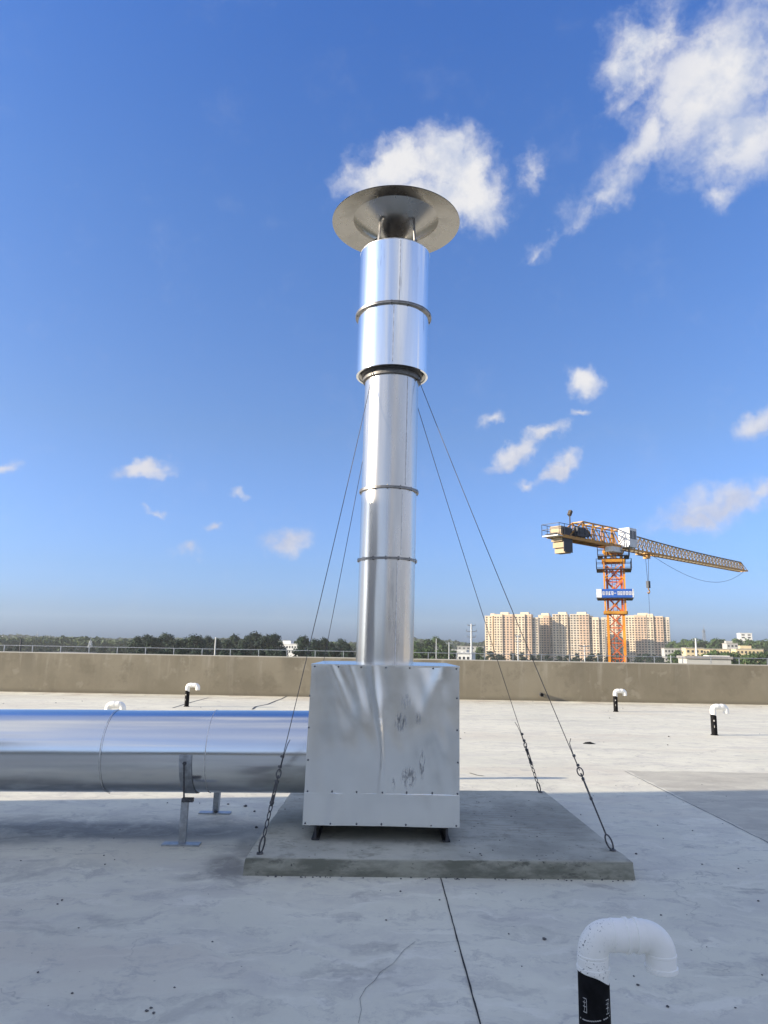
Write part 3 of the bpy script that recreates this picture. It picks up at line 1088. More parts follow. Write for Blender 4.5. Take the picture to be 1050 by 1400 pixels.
# rain cap: shallow cone with an inverted cone below it
CZ = 5.745
CR = 0.632
cc = axis_pt(CZ) - Vector((0, 0, CZ))
MB().lathe([(CR, CZ - 0.004), (0.42, CZ + 0.040), (0.42, CZ + 0.047), (CR - 0.004, CZ + 0.004)], 128, cc, closed=True).build('cap_brim', M['capmetal'], st, smooth=20)
MB().lathe([(CR + 0.001, CZ + 0.004), (0.30, CZ + 0.15), (0.02, CZ + 0.28), (0.0, CZ + 0.28)], 128, cc).build('cap_top', M['seam'], st, smooth=40)
pf = [(0.425, CZ + 0.041)]
for i in range(1, 13):
    t = i / 12
    pf.append((0.425 * (1 - t) ** 1.15 + 0.012 * t, CZ + 0.041 - 0.29 * t ** 0.92))
pf.append((0, CZ - 0.252))
MB().lathe(pf, 128, cc).build('cap_deflector', M['capmetal'], st, smooth=40)
for k, a in enumerate((-123, -52, 40, 140)):
    d = Vector((math.cos(R(a)), math.sin(R(a)), 0))
    p0 = axis_pt(ZE - 0.06) + d * (R2 - 0.035)
    p1 = axis_pt(CZ) + d * (R2 - 0.075) + Vector((0, 0, 0.02))
    sb = MB().bar(p0, p1, 0.020, 0.012, up=d)
    so = sb.build('cap_strut', M['flange'], st)
    MB().box(p1 + Vector((0, 0, -0.015)), (0.04, 0.06, 0.035), Matrix.Rotation(R(a), 3, 'Z')).build('bracket', M['darkmetal'], so)

# ---------------------------------------------------------------- horizontal duct
DY, DR_ = 6.65, 0.338
du = empty('exhaust_duct', (-3.0, DY, 0.35), 'long mirror bright round metal duct running into the galvanised box', 'duct')


def duct_z(x):
    return 0.700 + (x + 0.6) * 0.0125


def duct_ring(x, r, n=96, phase=0):
    return [Vector((x, DY + math.cos(2 * math.pi * k / n) * r, duct_z(x) + math.sin(2 * math.pi * k / n) * r)) for k in range(n)]


def duct_section(x0, x1, r, mt=None):
    b = MB()
    n, K = 96, 28
    vs, fs = [], []
    for i in range(K + 1):
        x = x0 + (x1 - x0) * i / K
        for k, p in enumerate(duct_ring(x, r)):
            a = 2 * math.pi * k / n
            dv = 0.0016 * noise.noise((x * 0.55, math.cos(a) * 1.6, math.sin(a) * 1.6)) + 0.0005 * noise.noise((x * 2.2, math.cos(a) * 3, math.sin(a) * 3 + 5))
            c = Vector((x, DY, duct_z(x)))
            vs.append(c + (p - c) * (1 + dv / r))
    for i in range(K):
        for k in range(n):
            k2 = (k + 1) % n
            fs.append((i * n + k, i * n + k2, (i + 1) * n + k2, (i + 1) * n + k))
    return b.add(vs, fs).build('duct_section', mt or M['duct'], du, smooth=40)


j1 = on_y(281, 1030, DY - 0.33).x
j2 = on_y(137, 1030, DY - 0.33).x
edges = [-0.50, j1, j2, j2 - 1.25, j2 - 2.5, j2 - 3.75, j2 - 5.0, j2 - 6.25]
for i in range(len(edges) - 1):
    rr_ = DR_ + (0.003 if i % 2 == 0 else 0.0)
    duct_section(edges[i] + 0.012, edges[i + 1] - 0.012, rr_)
for xj in edges[1:-1]:
    MB().torus((xj, DY, duct_z(xj)), DR_ + 0.002, 0.0045, (1, 0, 0), 96, 6).build('joint_bead', M['seam'], du, smooth=60)
# elbow going down into the roof, well outside the frame
xe = edges[-1]
pts = [Vector((xe - 0.5 * math.sin(t), DY, duct_z(xe) - 0.5 + 0.5 * math.cos(t))) for t in [R(a) for a in range(0, 91, 10)]] + [Vector((xe - 0.5, DY, -0.02))]
MB().tube(pts, DR_, 64).build('elbow', M['duct'], du, smooth=40)
# collar where the duct enters the box
MB().lathe([(DR_ + 0.004, -0.01), (DR_ + 0.03, -0.01), (DR_ + 0.03, 0.0), (DR_ + 0.008, 0.012), (DR_ + 0.004, 0.03)], 96, (left_x(0.7), DY, duct_z(-0.58)), Matrix.Rotation(R(-90), 3, 'Y')).build('entry_collar', M['seam'], du, smooth=40)

# duct support: strap, saddle and two legs with foot plates
fpos = on_z(248, 1155, 0)
bpos = on_z(294, 1112, 0)
sx = on_y(253, 1050, DY - DR_).x
ds = empty('duct_support', (sx, DY, 0), 'steel duct stand with strap, two angle legs and flat feet', 'duct stand')
b = MB()
n = 40
vs, fs = [], []
for i in range(n + 1):                # strap from the front side round the bottom to the back side
    a = R(178 + (362 - 178) * i / n)
    for dx, rr_ in ((-0.052, 0.006), (0.052, 0.006), (0.052, 0.011), (-0.052, 0.011)):
        c = Vector((sx + dx, DY, duct_z(sx)))
        vs.append(c + Vector((0, math.cos(a), math.sin(a))) * (DR_ + rr_))
for i in range(n):
    for k in range(4):
        k2 = (k + 1) % 4
        fs.append((i * 4 + k, i * 4 + k2, (i + 1) * 4 + k2, (i + 1) * 4 + k))
fs += [(0, 1, 2, 3), (n * 4, n * 4 + 3, n * 4 + 2, n * 4 + 1)]
b.add(vs, fs).build('strap', M['steel'], ds, smooth=40)
for nm, f, sgn in (('front', fpos, -1), ('back', bpos, 1)):
    top = Vector((sx + 0.01, DY + sgn * (DR_ + 0.018), duct_z(sx) - 0.02))
    foot = Vector((f.x, f.y, 0.012))
    knee = Vector((sx + (0.012 if sgn < 0 else 0.02), DY + sgn * (DR_ + 0.0), duct_z(sx) - DR_ - 0.0)) if sgn < 0 else Vector((sx + 0.14, DY + 0.30, duct_z(sx) - 0.28))
    lg = MB()
    d = (knee - foot)
    lg.bar(foot, foot + d * 1.0, 0.052, 0.006, up=(0, 1, 0))
    lg.bar(foot + Vector((0.026, 0.02, 0)), foot + d + Vector((0.026, 0.02, 0)), 0.006, 0.046, up=(0, 1, 0))
    lo = lg.build('leg', M['steel'], ds)
    pl = MB().box(foot + Vector((0, 0, -0.006)), (0.30, 0.10, 0.012))
    pl.build('foot_plate', M['steel'], lo)
    if sgn < 0:
        MB().bar(knee + Vector((0, -0.012, -0.02)), Vector((sx - 0.005, DY - DR_ - 0.022, duct_z(sx) - 0.06)), 0.012, 0.012).build('rod', M['hardware'], lo)
        bo = MB().lathe([(0, -0.02), (0.016, -0.02), (0.016, 0.006), (0, 0.006)], 6, (sx - 0.004, DY - DR_ - 0.014, duct_z(sx) - 0.055), rx90)
        bo.build('bolt', M['hardware'], ds)
        MB().box(knee + Vector((0.03, -0.01, 0.0)), (0.09, 0.05, 0.03)).build('clamp', M['hardware'], ds)

# ---------------------------------------------------------------- guy wires
def guy(anchor, top_z, label, seed, long_rod):
    rr_ = random.Random(seed)
    A = Vector(anchor)
    ax = axis_pt(top_z)
    dxy = Vector((A.x - ax.x, A.y - ax.y, 0)).normalized()
    P0 = ax + dxy * (R1 + 0.014)
    e = empty('guy_wire', (A.x, A.y, PZ), label, 'guy wire', 'guy wires of the stack')
    dv = (P0 - A)
    L = dv.length
    dv.normalize()
    side = dv.cross(Vector((0, 0, 1))).normalized()
    nrm = side.cross(dv).normalized()
    at = lambda s: A + dv * s
    # eye bolt on the pad, then a ring
    MB().lathe([(0, 0.012), (0.022, 0.012), (0.026, -0.004), (0.0, -0.004)], 12, A).build('anchor_bolt', M['hardware'], e)
    MB().torus(at(0.065), 0.021, 0.0065, side, 24, 8, (dv, 2.6)).build('ring', M['hardware'], e, smooth=60)
    s = 0.125
    if long_rod:
        MB().tube([at(s - 0.01), at(s + 0.27)], 0.0065, 8).build('eye_rod', M['hardware'], e, smooth=50)
        s += 0.26
    else:
        for k in range(4):
            MB().torus(at(s + 0.026), 0.0145, 0.0042, side if k % 2 else nrm, 18, 6, (dv, 2.2)).build('chain_link', M['hardware'], e, smooth=60)
            s += 0.055
    tb = MB()
    for q in (-0.011, 0.011):
        tb.bar(at(s) + side * q, at(s + 0.16) + side * q, 0.007, 0.009)
    for q in (0.005, 0.155):
        tb.box(at(s + q), (0.030, 0.020, 0.018), Matrix((side, dv, nrm)).transposed())
    tbo = tb.build('turnbuckle', M['hardware'], e)
    MB().tube([at(s - 0.02), at(s + 0.06)], 0.006, 8).build('screw_eye', M['hardware'], tbo)
    MB().tube([at(s + 0.10), at(s + 0.20)], 0.006, 8).build('screw_eye', M['hardware'], tbo)
    s += 0.19
    MB().torus(at(s + 0.02), 0.022, 0.005, side, 18, 6, (dv, 1.5)).build('thimble', M['hardware'], e, smooth=60)
    for k in range(2):
        c = at(s + 0.07 + 0.075 * k)
        MB().box(c + nrm * 0.004, (0.022, 0.018, 0.020), Matrix((side, dv, nrm)).transposed()).build('wire_clip', M['hardware'], e)
    # loose tail of the wire
    tail = [at(s + 0.06) + side * 0.008, at(s + 0.16) + side * 0.010, at(s + 0.24) + side * (0.02 + 0.02 * rr_.random()), at(s + 0.27) + side * 0.06 + nrm * 0.02]
    MB().tube(tail, 0.0030, 6).build('wire_tail', M['wire'], e, smooth=60)
    pts = []
    for i in range(25):
        t = i / 24
        q = at(s + 0.03).lerp(P0, t)
        q.z -= 0.035 * 4 * t * (1 - t)
        pts.append(q)
    MB().tube(pts, 0.0031, 6).build('cable', M['wire'], e, smooth=60)
    lug = MB().torus(P0 + dxy * 0.004, 0.020, 0.005, side, 16, 6)
    lug.build('lug', M['hardware'], e, smooth=60)


TZ = ZC - 0.045
guy((-0.852, 5.635, PZ), TZ, 'guy wire crossing in front of the duct to a shaded pad corner', 1, False)
guy((1.770, 5.885, PZ), TZ, 'guy wire with long eye rod on the pad corner by the dark roof patch', 2, True)
guy((1.705, 8.14, PZ), TZ, 'guy wire chained to the sunlit edge corner of the pad facing the crane', 3, False)
guy((-0.84, 7.96, PZ), TZ, 'guy wire passing down behind the round duct', 4, False)

# ---------------------------------------------------------------- roof vents
def arc_pts(c, r, a0, a1, n=12):
    return [Vector((c[0] + r * math.cos(R(a0 + (a1 - a0) * i / n)), 0, c[1] + r * math.sin(R(a0 + (a1 - a0) * i / n)))) for i in range(n + 1)]


def make_vent(name, top, span, r, white, label, loc, black_h, detailed, group='hooked roof vents', yaw=0.0, drop=0.06):
    """black sleeved stand pipe with a white hook of two elbows; top is the outer top of the hook"""
    e = empty(name, loc, label, 'vent pipe', group, yaw)
    zc = top - r                       # centre line height of the cross piece
    br = r * 1.12                      # bend radius of the elbows
    hook = MB()
    n = 28 if detailed else 18
    path = [Vector((0, 0, black_h - 0.03)), Vector((0, 0, zc - br))] + arc_pts((br, zc - br), br, 180, 90)[1:]
    path += arc_pts((span - br, zc - br), br, 90, 0) + [Vector((span, 0, zc - br - drop))]
    hook.tube(path, r, n, caps=False)
    inner = list(reversed(path[len(path) // 2:]))
    ho = hook.build('hook', white, e, smooth=50, local=True)
    MB().lathe([(r * 0.86, zc - br - drop + 0.0), (r * 0.86, zc - br - drop + 0.09)], n, (span, 0, 0)).build('outlet_bore', M['pvc_clean'], ho, smooth=50, local=True)
    MB().lathe([(r, zc - br - drop), (r * 0.86, zc - br - drop)], n, (span, 0, 0)).build('outlet_lip', white, ho, local=True)
    # socket collars
    ryx = Matrix.Rotation(R(90), 3, 'Y')

    def collar(x, hgt, wd, k=1.075, horiz=True):
        pr = [(r * 0.99, -wd / 2 - 0.002), (r * k, -wd / 2), (r * k, wd / 2), (r * 0.99, wd / 2 + 0.002)]
        c = MB().lathe(pr, n, (x, 0, hgt), ryx if horiz else None)
        c.build('socket_collar', white, e, smooth=35, local=True)
    if detailed:
        collar(br + 0.012, zc, 0.006, 1.045)
        collar(br + 0.040, zc, 0.050, 1.035)
        collar(br + 0.062, zc, 0.010, 1.12)
        collar(span - br - 0.026, zc, 0.012, 1.12)
        collar(span - br - 0.012, zc, 0.030, 1.035)
        collar(0, zc - br - 0.004, 0.005, 1.03, False)
        collar(0, zc - br - 0.048, 0.012, 1.09, False)
        collar(0, zc - br - 0.030, 0.034, 1.03, False)
        collar(span, zc - br + 0.002, 0.006, 1.03, False)
        collar(span, zc - br - drop + 0.010, 0.014, 1.07, False)
    else:
        collar(br + 0.02, zc, 0.05, 1.06)
        collar(span - br - 0.02, zc, 0.05, 1.06)
        collar(0, zc - br - 0.04, 0.05, 1.05, False)
    # sleeve with an uneven upper hem
    vs, fs = [], []
    ns = 40
    for k in range(ns):
        a = 2 * math.pi * k / ns
        hem = black_h + -0.012 * math.sin(a + 1.2) - 0.010 * math.cos(a) + 0.004 * math.sin(3 * a)
        for (rr_, z) in ((r * 1.02, -0.01), (r * 1.03, black_h * 0.5), (r * 1.02, hem), (r * 0.98, hem)):
            vs.append((rr_ * math.cos(a), rr_ * math.sin(a), z))
    for k in range(ns):
        k2 = (k + 1) % ns
        for q in range(3):
            fs.append((k * 4 + q, k2 * 4 + q, k2 * 4 + q + 1, k * 4 + q + 1))
    so = MB().add(vs, fs).build('sleeve', M['sleeve'], e, smooth=40, local=True)

    def mark(a0, a1, z0, z1):
        """printed stroke wrapped on the sleeve"""
        k = max(2, int(abs(a1 - a0) / 6) + 1)
        vv, ff = [], []
        for i in range(k + 1):
            a = R(a0 + (a1 - a0) * i / k)
            for z in (z0, z1):
                vv.append((r * 1.032 * math.cos(a), r * 1.032 * math.sin(a), z))
        for i in range(k):
            ff.append((2 * i, 2 * i + 2, 2 * i + 3, 2 * i + 1))
        MB().add(vv, ff).build('printed_mark', M['print'], so, smooth=60, local=True)
    if detailed:
        zl = black_h - 0.122
        for a in range(-178, -2, 8):
            if random.random() < 0.85:
                mark(a, a + 7, zl + 0.010 * math.sin(R(a + 90)) - 0.002, zl + 0.010 * math.sin(R(a + 90)) + 0.0018)
        for ac, ww in ((-142, 14), (-52, 16)):
            zb = zl + 0.016
            mark(ac + ww / 2, ac + ww / 2 + 2, zb, zb + 0.046)
            mark(ac - ww / 2, ac + ww / 2, zb + 0.044, zb + 0.047)
            mark(ac - ww / 2, ac + ww / 2, zb, zb + 0.003)
            mark(ac - ww / 2, ac + ww / 3, zb + 0.018, zb + 0.021)
            mark(ac - ww / 2, ac + ww / 3, zb + 0.031, zb + 0.034)
            mark(ac - 2, ac, zb + 0.005, zb + 0.040)
    else:
        mark(-125, -100, black_h - 0.115, black_h - 0.085)
        mark(-118, -108, black_h * 0.38, black_h * 0.5)
    # flashing at the foot
    MB().lathe([(r * 1.03, 0.02), (r * 1.35, 0.004), (r * 1.38, -0.004)], 24).build('flashing', M['sleeve'], e, smooth=60, local=True)
    return e


p0 = EYE + ray(812, 1345) * 2.62
p1 = EYE + ray(907, 1300) * 2.62
pt = EYE + ray(850, 1262) * 2.62
vy = 2.89
make_vent('roof_vent', 0.640, 0.246, 0.054, M['pvc'], 'white hooked vent pipe speckled with black dirt, printed black sleeve, in the shade', (0.783, vy, 0), 0.452, True, drop=0.055)
for (px, py, z, lab) in [
    (977, 1005, 0, 'white hooked vent pipe on black sleeve standing alone on open sunlit roof'),
    (842, 973, 0, 'small white hooked vent pipe on black sleeve near parapet below the crane'),
    (255, 966, 0, 'small white hooked vent pipe on black sleeve near parapet beyond the duct'),
]:
    q = on_z(px, py, z)
    make_vent('roof_vent', 0.60, 0.27, 0.056, M['pvc_clean'], lab, (q.x, q.y, 0), 0.40 if px != 977 else 0.38, False, yaw=R(-4 if px < 500 else 6))
q = on_z(148, 967, 0.50)
make_vent('roof_vent', 0.60, 0.25, 0.056, M['pvc_clean'], 'small white hooked vent pipe peeking over the bright duct', (q.x, q.y, 0), 0.40, False)
make_vent('roof_vent', 0.62, 0.30, 0.058, M['pvc_clean'], 'white hooked vent pipe hidden behind the metal box, its shadow showing', (0.02, 9.46, 0), 0.40, False)

# ---------------------------------------------------------------- grit on the roof
def pebbles():
    rr_ = random.Random(11)
    b = MB()
    spots_ = []
    for i in range(150):
        x = rr_.uniform(-3.6, 4.0)
        y = rr_.uniform(3.3, 9.5)
        spots_.append((x, y, 0.0, rr_.uniform(0.003, 0.009)))
    for i in range(60):
        s, t = rr_.random(), rr_.random()
        if s > 0.15 and s < 0.55 and t < 0.7:
            s = 0.55 + rr_.random() * 0.4
        q = pad_pt(s, t)
        spots_.append((q.x, q.y, PZ - 0.001, rr_.uniform(0.003, 0.008)))
    for (px, py, r) in [(744, 1285, 0.014), (855, 1285, 0.006), (913, 1377, 0.009), (200, 1383, 0.010), (206, 1379, 0.008), (210, 1386, 0.009), (52, 1330, 0.007), (290, 1288, 0.006), (870, 1168, 0.012), (960, 1182, 0.008), (336, 1103, 0.022), (348, 1110, 0.016), (350, 1132, 0.018), (312, 1100, 0.014)]:
        q = on_z(px, py, 0)
        spots_.append((q.x, q.y, 0.0, r))
    for i in range(70):                # crumbs along the pad foot
        t = rr_.random()
        q = pad_pt(t, 0)
        spots_.append((q.x, q.y - rr_.uniform(0.0, 0.05), 0.0, rr_.uniform(0.003, 0.009)))
    for i in range(60):
        spots_.append((rr_.uniform(-12, 12), rr_.uniform(10, 24), 0.0, rr_.uniform(0.006, 0.02)))
    for (x, y, z, r) in spots_:
        vs = []
        for d in ((1, 0, 0), (-1, 0, 0), (0, 1, 0), (0, -1, 0), (0, 0, 1), (0, 0, -1), (.7, .6, .3), (-.6, .7, .4)):
            vs.append((x + d[0] * r * rr_.uniform(0.7, 1.3), y + d[1] * r * rr_.uniform(0.7, 1.3), z + r * 0.35 + d[2] * r * rr_.uniform(0.5, 0.8)))
        b.add(vs, [(0, 2, 4), (2, 1, 4), (1, 3, 4), (3, 0, 4), (2, 0, 5), (1, 2, 5), (3, 1, 5), (0, 3, 5), (0, 6, 4), (6, 2, 4), (2, 7, 4), (7, 1, 4)])
    return tag(b.build('grit', M['stone']), 'small dark grit and pebbles strewn over the roof', 'grit', kind='stuff')


pebbles()
q = on_z(806, 1017, 0)
b = MB()
b.add([(q.x - 0.12, q.y, 0.003), (q.x, q.y - 0.06, 0.006), (q.x + 0.10, q.y - 0.02, 0.004), (q.x + 0.03, q.y + 0.06, 0.03), (q.x - 0.06, q.y + 0.05, 0.022),
       (q.x - 0.11, q.y, -0.002), (q.x, q.y - 0.05, -0.002), (q.x + 0.09, q.y - 0.02, -0.002), (q.x + 0.03, q.y + 0.05, 0.0), (q.x - 0.06, q.y + 0.04, 0.0)],
      [(0, 1, 2, 3, 4), (5, 9, 8, 7, 6), (0, 5, 6, 1), (1, 6, 7, 2), (2, 7, 8, 3), (3, 8, 9, 4), (4, 9, 5, 0)])
tag(b.build('felt_scrap', M['sleeve']), 'dark curled scrap lying on the sunlit roof', 'scrap')

# ---------------------------------------------------------------- tower crane
CY = 80.0
cb = on_y(840, 903, CY)
jz = on_y(839, 748, CY).z                       # jib bottom chord height
tip = on_z(1016, 781, jz)
root = Vector((on_y(838, 748, CY).x, CY, jz))
yaw = math.atan2(tip.y - root.y, tip.x - root.x)
JL = (tip - root).length
crane = empty('tower_crane', (root.x, root.y, GZ), 'orange lattice tower crane with yellow jib and blue banner', 'tower crane')
MW = 1.62
mast_rot = R(17)


def mrot(x, y):
    return Vector((x * math.cos(mast_rot) + y * math.sin(mast_rot), -x * math.sin(mast_rot) + y * math.cos(mast_rot), 0))


def lattice(name, z0, z1, wdt, leg, br, panel, m_leg, m_br, diag='X'):
    """one mast section: four legs as parts, bracing as one part"""
    hw = wdt / 2
    base = Vector((root.x, root.y, 0))
    cs = [mrot(sx_ * hw, sy_ * hw) + base for sx_, sy_ in ((-1, -1), (1, -1), (1, 1), (-1, 1))]
    for c in cs:
        MB().bar(c + Vector((0, 0, z0)), c + Vector((0, 0, z1)), leg, leg, up=mrot(0, 1)).build('mast_leg', m_leg, crane)
    b = MB()
    np_ = max(1, int(round((z1 - z0) / panel)))
    for i in range(np_):
        a0 = z0 + (z1 - z0) * i / np_
        a1 = z0 + (z1 - z0) * (i + 1) / np_
        for k in range(4):
            p_, q_ = cs[k], cs[(k + 1) % 4]
            b.bar(p_ + Vector((0, 0, a0)), q_ + Vector((0, 0, a0)), br, br)
            b.bar(p_ + Vector((0, 0, a0)), q_ + Vector((0, 0, a1)), br, br)
            if diag == 'X':
                b.bar(q_ + Vector((0, 0, a0)), p_ + Vector((0, 0, a1)), br, br)
    b.build('mast_bracing', m_br, crane)


zc0 = on_y(840, 838, CY).z
z_top = jz - 0.6
lattice('low', GZ, zc0, MW, 0.26, 0.085, 1.55, M['orange'], M['red'])
lattice('inner', zc0, z_top - 1.6, MW * 0.93, 0.22, 0.085, 1.5, M['red'], M['red'])
# climbing frame round the mast
zc1 = on_y(838, 768, CY).z
lattice('cage', zc0, zc1, MW * 1.28, 0.17, 0.075, 1.9, M['orange'], M['orange'], 'Z')
lattice('head', zc1, z_top, MW * 1.02, 0.30, 0.10, 2.2, M['yellow'], M['yellow'])
bs = Vector((root.x, root.y, 0))
# ring beams
for zz, ww in ((zc0, 1.40), (zc1, 1.40)):
    b = MB()
    hw = MW * ww / 2
    cs = [mrot(a * hw, c * hw) + bs + Vector((0, 0, zz)) for a, c in ((-1, -1), (1, -1), (1, 1), (-1, 1))]
    for k in range(4):
        b.bar(cs[k], cs[(k + 1) % 4], 0.22, 0.30)
    b.build('ring_beam', M['yellow'], crane)
# ladder inside
b = MB()
for s in (-0.22, 0.22):
    b.bar(bs + mrot(s, 0.2) + Vector((0, 0, GZ + 1)), bs + mrot(s, 0.2) + Vector((0, 0, z_top)), 0.05, 0.05)
zz = GZ + 1.2
while zz < z_top:
    b.bar(bs + mrot(-0.22, 0.2) + Vector((0, 0, zz)), bs + mrot(0.22, 0.2) + Vector((0, 0, zz)), 0.03, 0.03)
    zz += 0.35
b.build('ladder', M['red'], crane)


def platform(zz, half, rails=True, mt=M['cranedark']):
    hw = half
    inn = MW * 0.68
    b = MB()
    for a, c, w_, d_ in ((0, -(hw + inn) / 2, 2 * hw, hw - inn), (0, (hw + inn) / 2, 2 * hw, hw - inn), (-(hw + inn) / 2, 0, hw - inn, 2 * inn), ((hw + inn) / 2, 0, hw - inn, 2 * inn)):
        cpos = mrot(a, c) + bs + Vector((0, 0, zz))
        b.box(cpos, (w_, d_, 0.10), Matrix.Rotation(-mast_rot, 3, 'Z'))
    po = b.build('platform', mt, crane)
    if rails:
        r_ = MB()
        for a, c in ((-1, -1), (1, -1), (1, 1), (-1, 1)):
            pass
        cs = [mrot(a * hw, c * hw) + bs for a, c in ((-1, -1), (1, -1), (1, 1), (-1, 1))]
        for k in range(4):
            p_, q_ = cs[k], cs[(k + 1) % 4]
            for hgt in (0.55, 1.1):
                r_.bar(p_ + Vector((0, 0, zz + hgt)), q_ + Vector((0, 0, zz + hgt)), 0.045)
            for t in (0, 0.25, 0.75):
                c_ = p_.lerp(q_, t)
                r_.bar(c_ + Vector((0, 0, zz)), c_ + Vector((0, 0, zz + 1.1)), 0.045)
        r_.build('railing', mt, po)
    return po


zp1 = on_y(838, 762, CY).z
zp2 = on_y(838, 780, CY).z
zp3 = on_y(838, 819, CY).z
platform(zp1, MW * 1.02)
platform(zp2, MW * 1.12)
# banner round the working platform
pf_ = platform(zp3, MW * 1.14, False)
hw = MW * 1.16
for k, (a0, c0, a1, c1_, m_) in enumerate(((-1, -1, 1, -1, 'blue'), (-1, 1, -1, -1, 'white'), (1, -1, 1, 1, 'blue'), (1, 1, -1, 1, 'white'))):
    p_ = mrot(a0 * hw, c0 * hw) + bs + Vector((0, 0, zp3 + 0.50))
    q_ = mrot(a1 * hw, c1_ * hw) + bs + Vector((0, 0, zp3 + 0.50))
    bo = MB().bar(p_, q_, 0.05, 0.92).build('banner', M[m_], crane)
    nrm = mrot((a0 + a1) / 2, (c0 + c1_) / 2).normalized()
    dv = (q_ - p_).normalized()
    Lb = (q_ - p_).length
    tx = MB()
    if k == 0:
        rr_ = random.Random(5)
        MB().bar(p_ + nrm * 0.03, p_ + dv * 0.52 + nrm * 0.03, 0.02, 0.9).build('banner_end', M['white'], bo)
        MB().bar(q_ - dv * 0.10 + nrm * 0.03, q_ + nrm * 0.03, 0.02, 0.9).build('banner_end', M['white'], bo)
        xs = 0.62
        for ch in range(11):
            cw = 0.24
            if ch == 4:
                tx.bar(p_ + dv * (xs + 0.02) + nrm * 0.03, p_ + dv * (xs + 0.22) + nrm * 0.03, 0.02, 0.06)
                xs += 0.34
                continue
            for st_ in range(3):
                z_ = (-0.16, 0.0, 0.16)[st_]
                x0_ = xs + rr_.uniform(0, 0.05)
                tx.bar(p_ + dv * x0_ + nrm * 0.03 + Vector((0, 0, z_)), p_ + dv * (xs + cw - rr_.uniform(0, 0.05)) + nrm * 0.03 + Vector((0, 0, z_)), 0.02, 0.06)
            for xx in (rr_.uniform(0.02, 0.08), rr_.uniform(0.14, 0.22)):
                tx.bar(p_ + dv * (xs + xx) + nrm * 0.03 + Vector((0, 0, -0.2)), p_ + dv * (xs + xx) + nrm * 0.03 + Vector((0, 0, 0.2)), 0.05, 0.02, up=tuple(nrm))
            xs += cw + 0.05
        tx.build('lettering', M['white'], bo)
    if k == 1:
        for z_ in (0.26, -0.30):
            tx.bar(p_ + nrm * 0.03 + Vector((0, 0, z_)), q_ + nrm * 0.03 + Vector((0, 0, z_)), 0.02, 0.26)
        tx.build('stripe', M['blue'], bo)

cj = Vector((math.cos(yaw), math.sin(yaw), 0))
cn = Vector((math.sin(yaw), -math.cos(yaw), 0))          # side of the jib that faces the viewer


def J(x, y, z):
    """jib frame: x along the jib, y towards the viewer's side, z above the lower chord"""
    return Vector((root.x, root.y, jz)) + cj * x + cn * y + Vector((0, 0, z))


def tube_part(name, mt, bars, parent=crane):
    b = MB()
    for (p_, q_, w_) in bars:
        b.bar(p_, q_, w_, w_)
    return b.build(name, mt, parent)


def jh(x):
    t = max(0, min(1, x / JL))
    return 1.95 - 0.75 * t - 0.35 * math.sin(math.pi * t) * 0.6


HJ = 0.62
bars_b, bars_t, lace = [], [], []
npan = 34
for i in range(npan):
    x0_ = 1.6 + (JL - 1.6) * i / npan
    x1_ = 1.6 + (JL - 1.6) * (i + 1) / npan
    xm = (x0_ + x1_) / 2
    for s in (-1, 1):
        bars_b.append((J(x0_, s * HJ, 0), J(x1_, s * HJ, 0), 0.15))
        lace.append((J(x0_, s * HJ, 0), J(xm, 0, jh(xm)), 0.075))
        lace.append((J(xm, 0, jh(xm)), J(x1_, s * HJ, 0), 0.075))
    lace.append((J(x0_, -HJ, 0), J(x0_, HJ, 0), 0.07))
    lace.append((J(x0_, -HJ, 0), J(x1_, HJ, 0), 0.06))
    if i < npan - 1:
        x2_ = xm + (x1_ - x0_)
        bars_t.append((J(xm, 0, jh(xm)), J(x2_, 0, jh(x2_)), 0.13))
tube_part('jib_lower_chords', M['yellow'], bars_b)
tube_part('jib_upper_chord', M['jibgrey'], bars_t)
tube_part('jib_lacing', M['jibgrey'], lace)
tube_part('jib_tip', M['yellow'], [(J(JL, -HJ, 0), J(JL, HJ, 0), 0.16), (J(JL - 0.9, 0, jh(JL)), J(JL + 0.3, 0, 0.05), 0.10), (J(JL, -HJ, 0), J(JL + 0.7, 0, 0.05), 0.12), (J(JL, HJ, 0), J(JL + 0.7, 0, 0.05), 0.12)])
# slewing ring and turntable
MB().lathe([(0, -0.75), (1.05, -0.75), (1.15, -0.60), (1.15, -0.35), (0.95, -0.30), (0.95, -0.05), (0, -0.05)], 32, (root.x, root.y, jz)).build('slewing_ring', M['yellow'], crane, smooth=40)
# counter jib
CL = 10.8
bars = []
for s in (-1, 1):
    bars.append((J(1.8, s * 0.75, 0.0), J(-CL, s * 0.75, 0.0), 0.30))
for i in range(9):
    xx = 1.0 - i * 1.5
    bars.append((J(xx, -0.75, 0), J(xx, 0.75, 0), 0.14))
tube_part('counter_jib_beams', M['yellow'], bars)
b = MB()
rj = Matrix((cj, cn, Vector((0, 0, 1)))).transposed()
b.box(J(-6.6, 0, 0.18), (9.6, 1.35, 0.05), rj)
b.build('counter_jib_deck', M['cranedark'], crane)
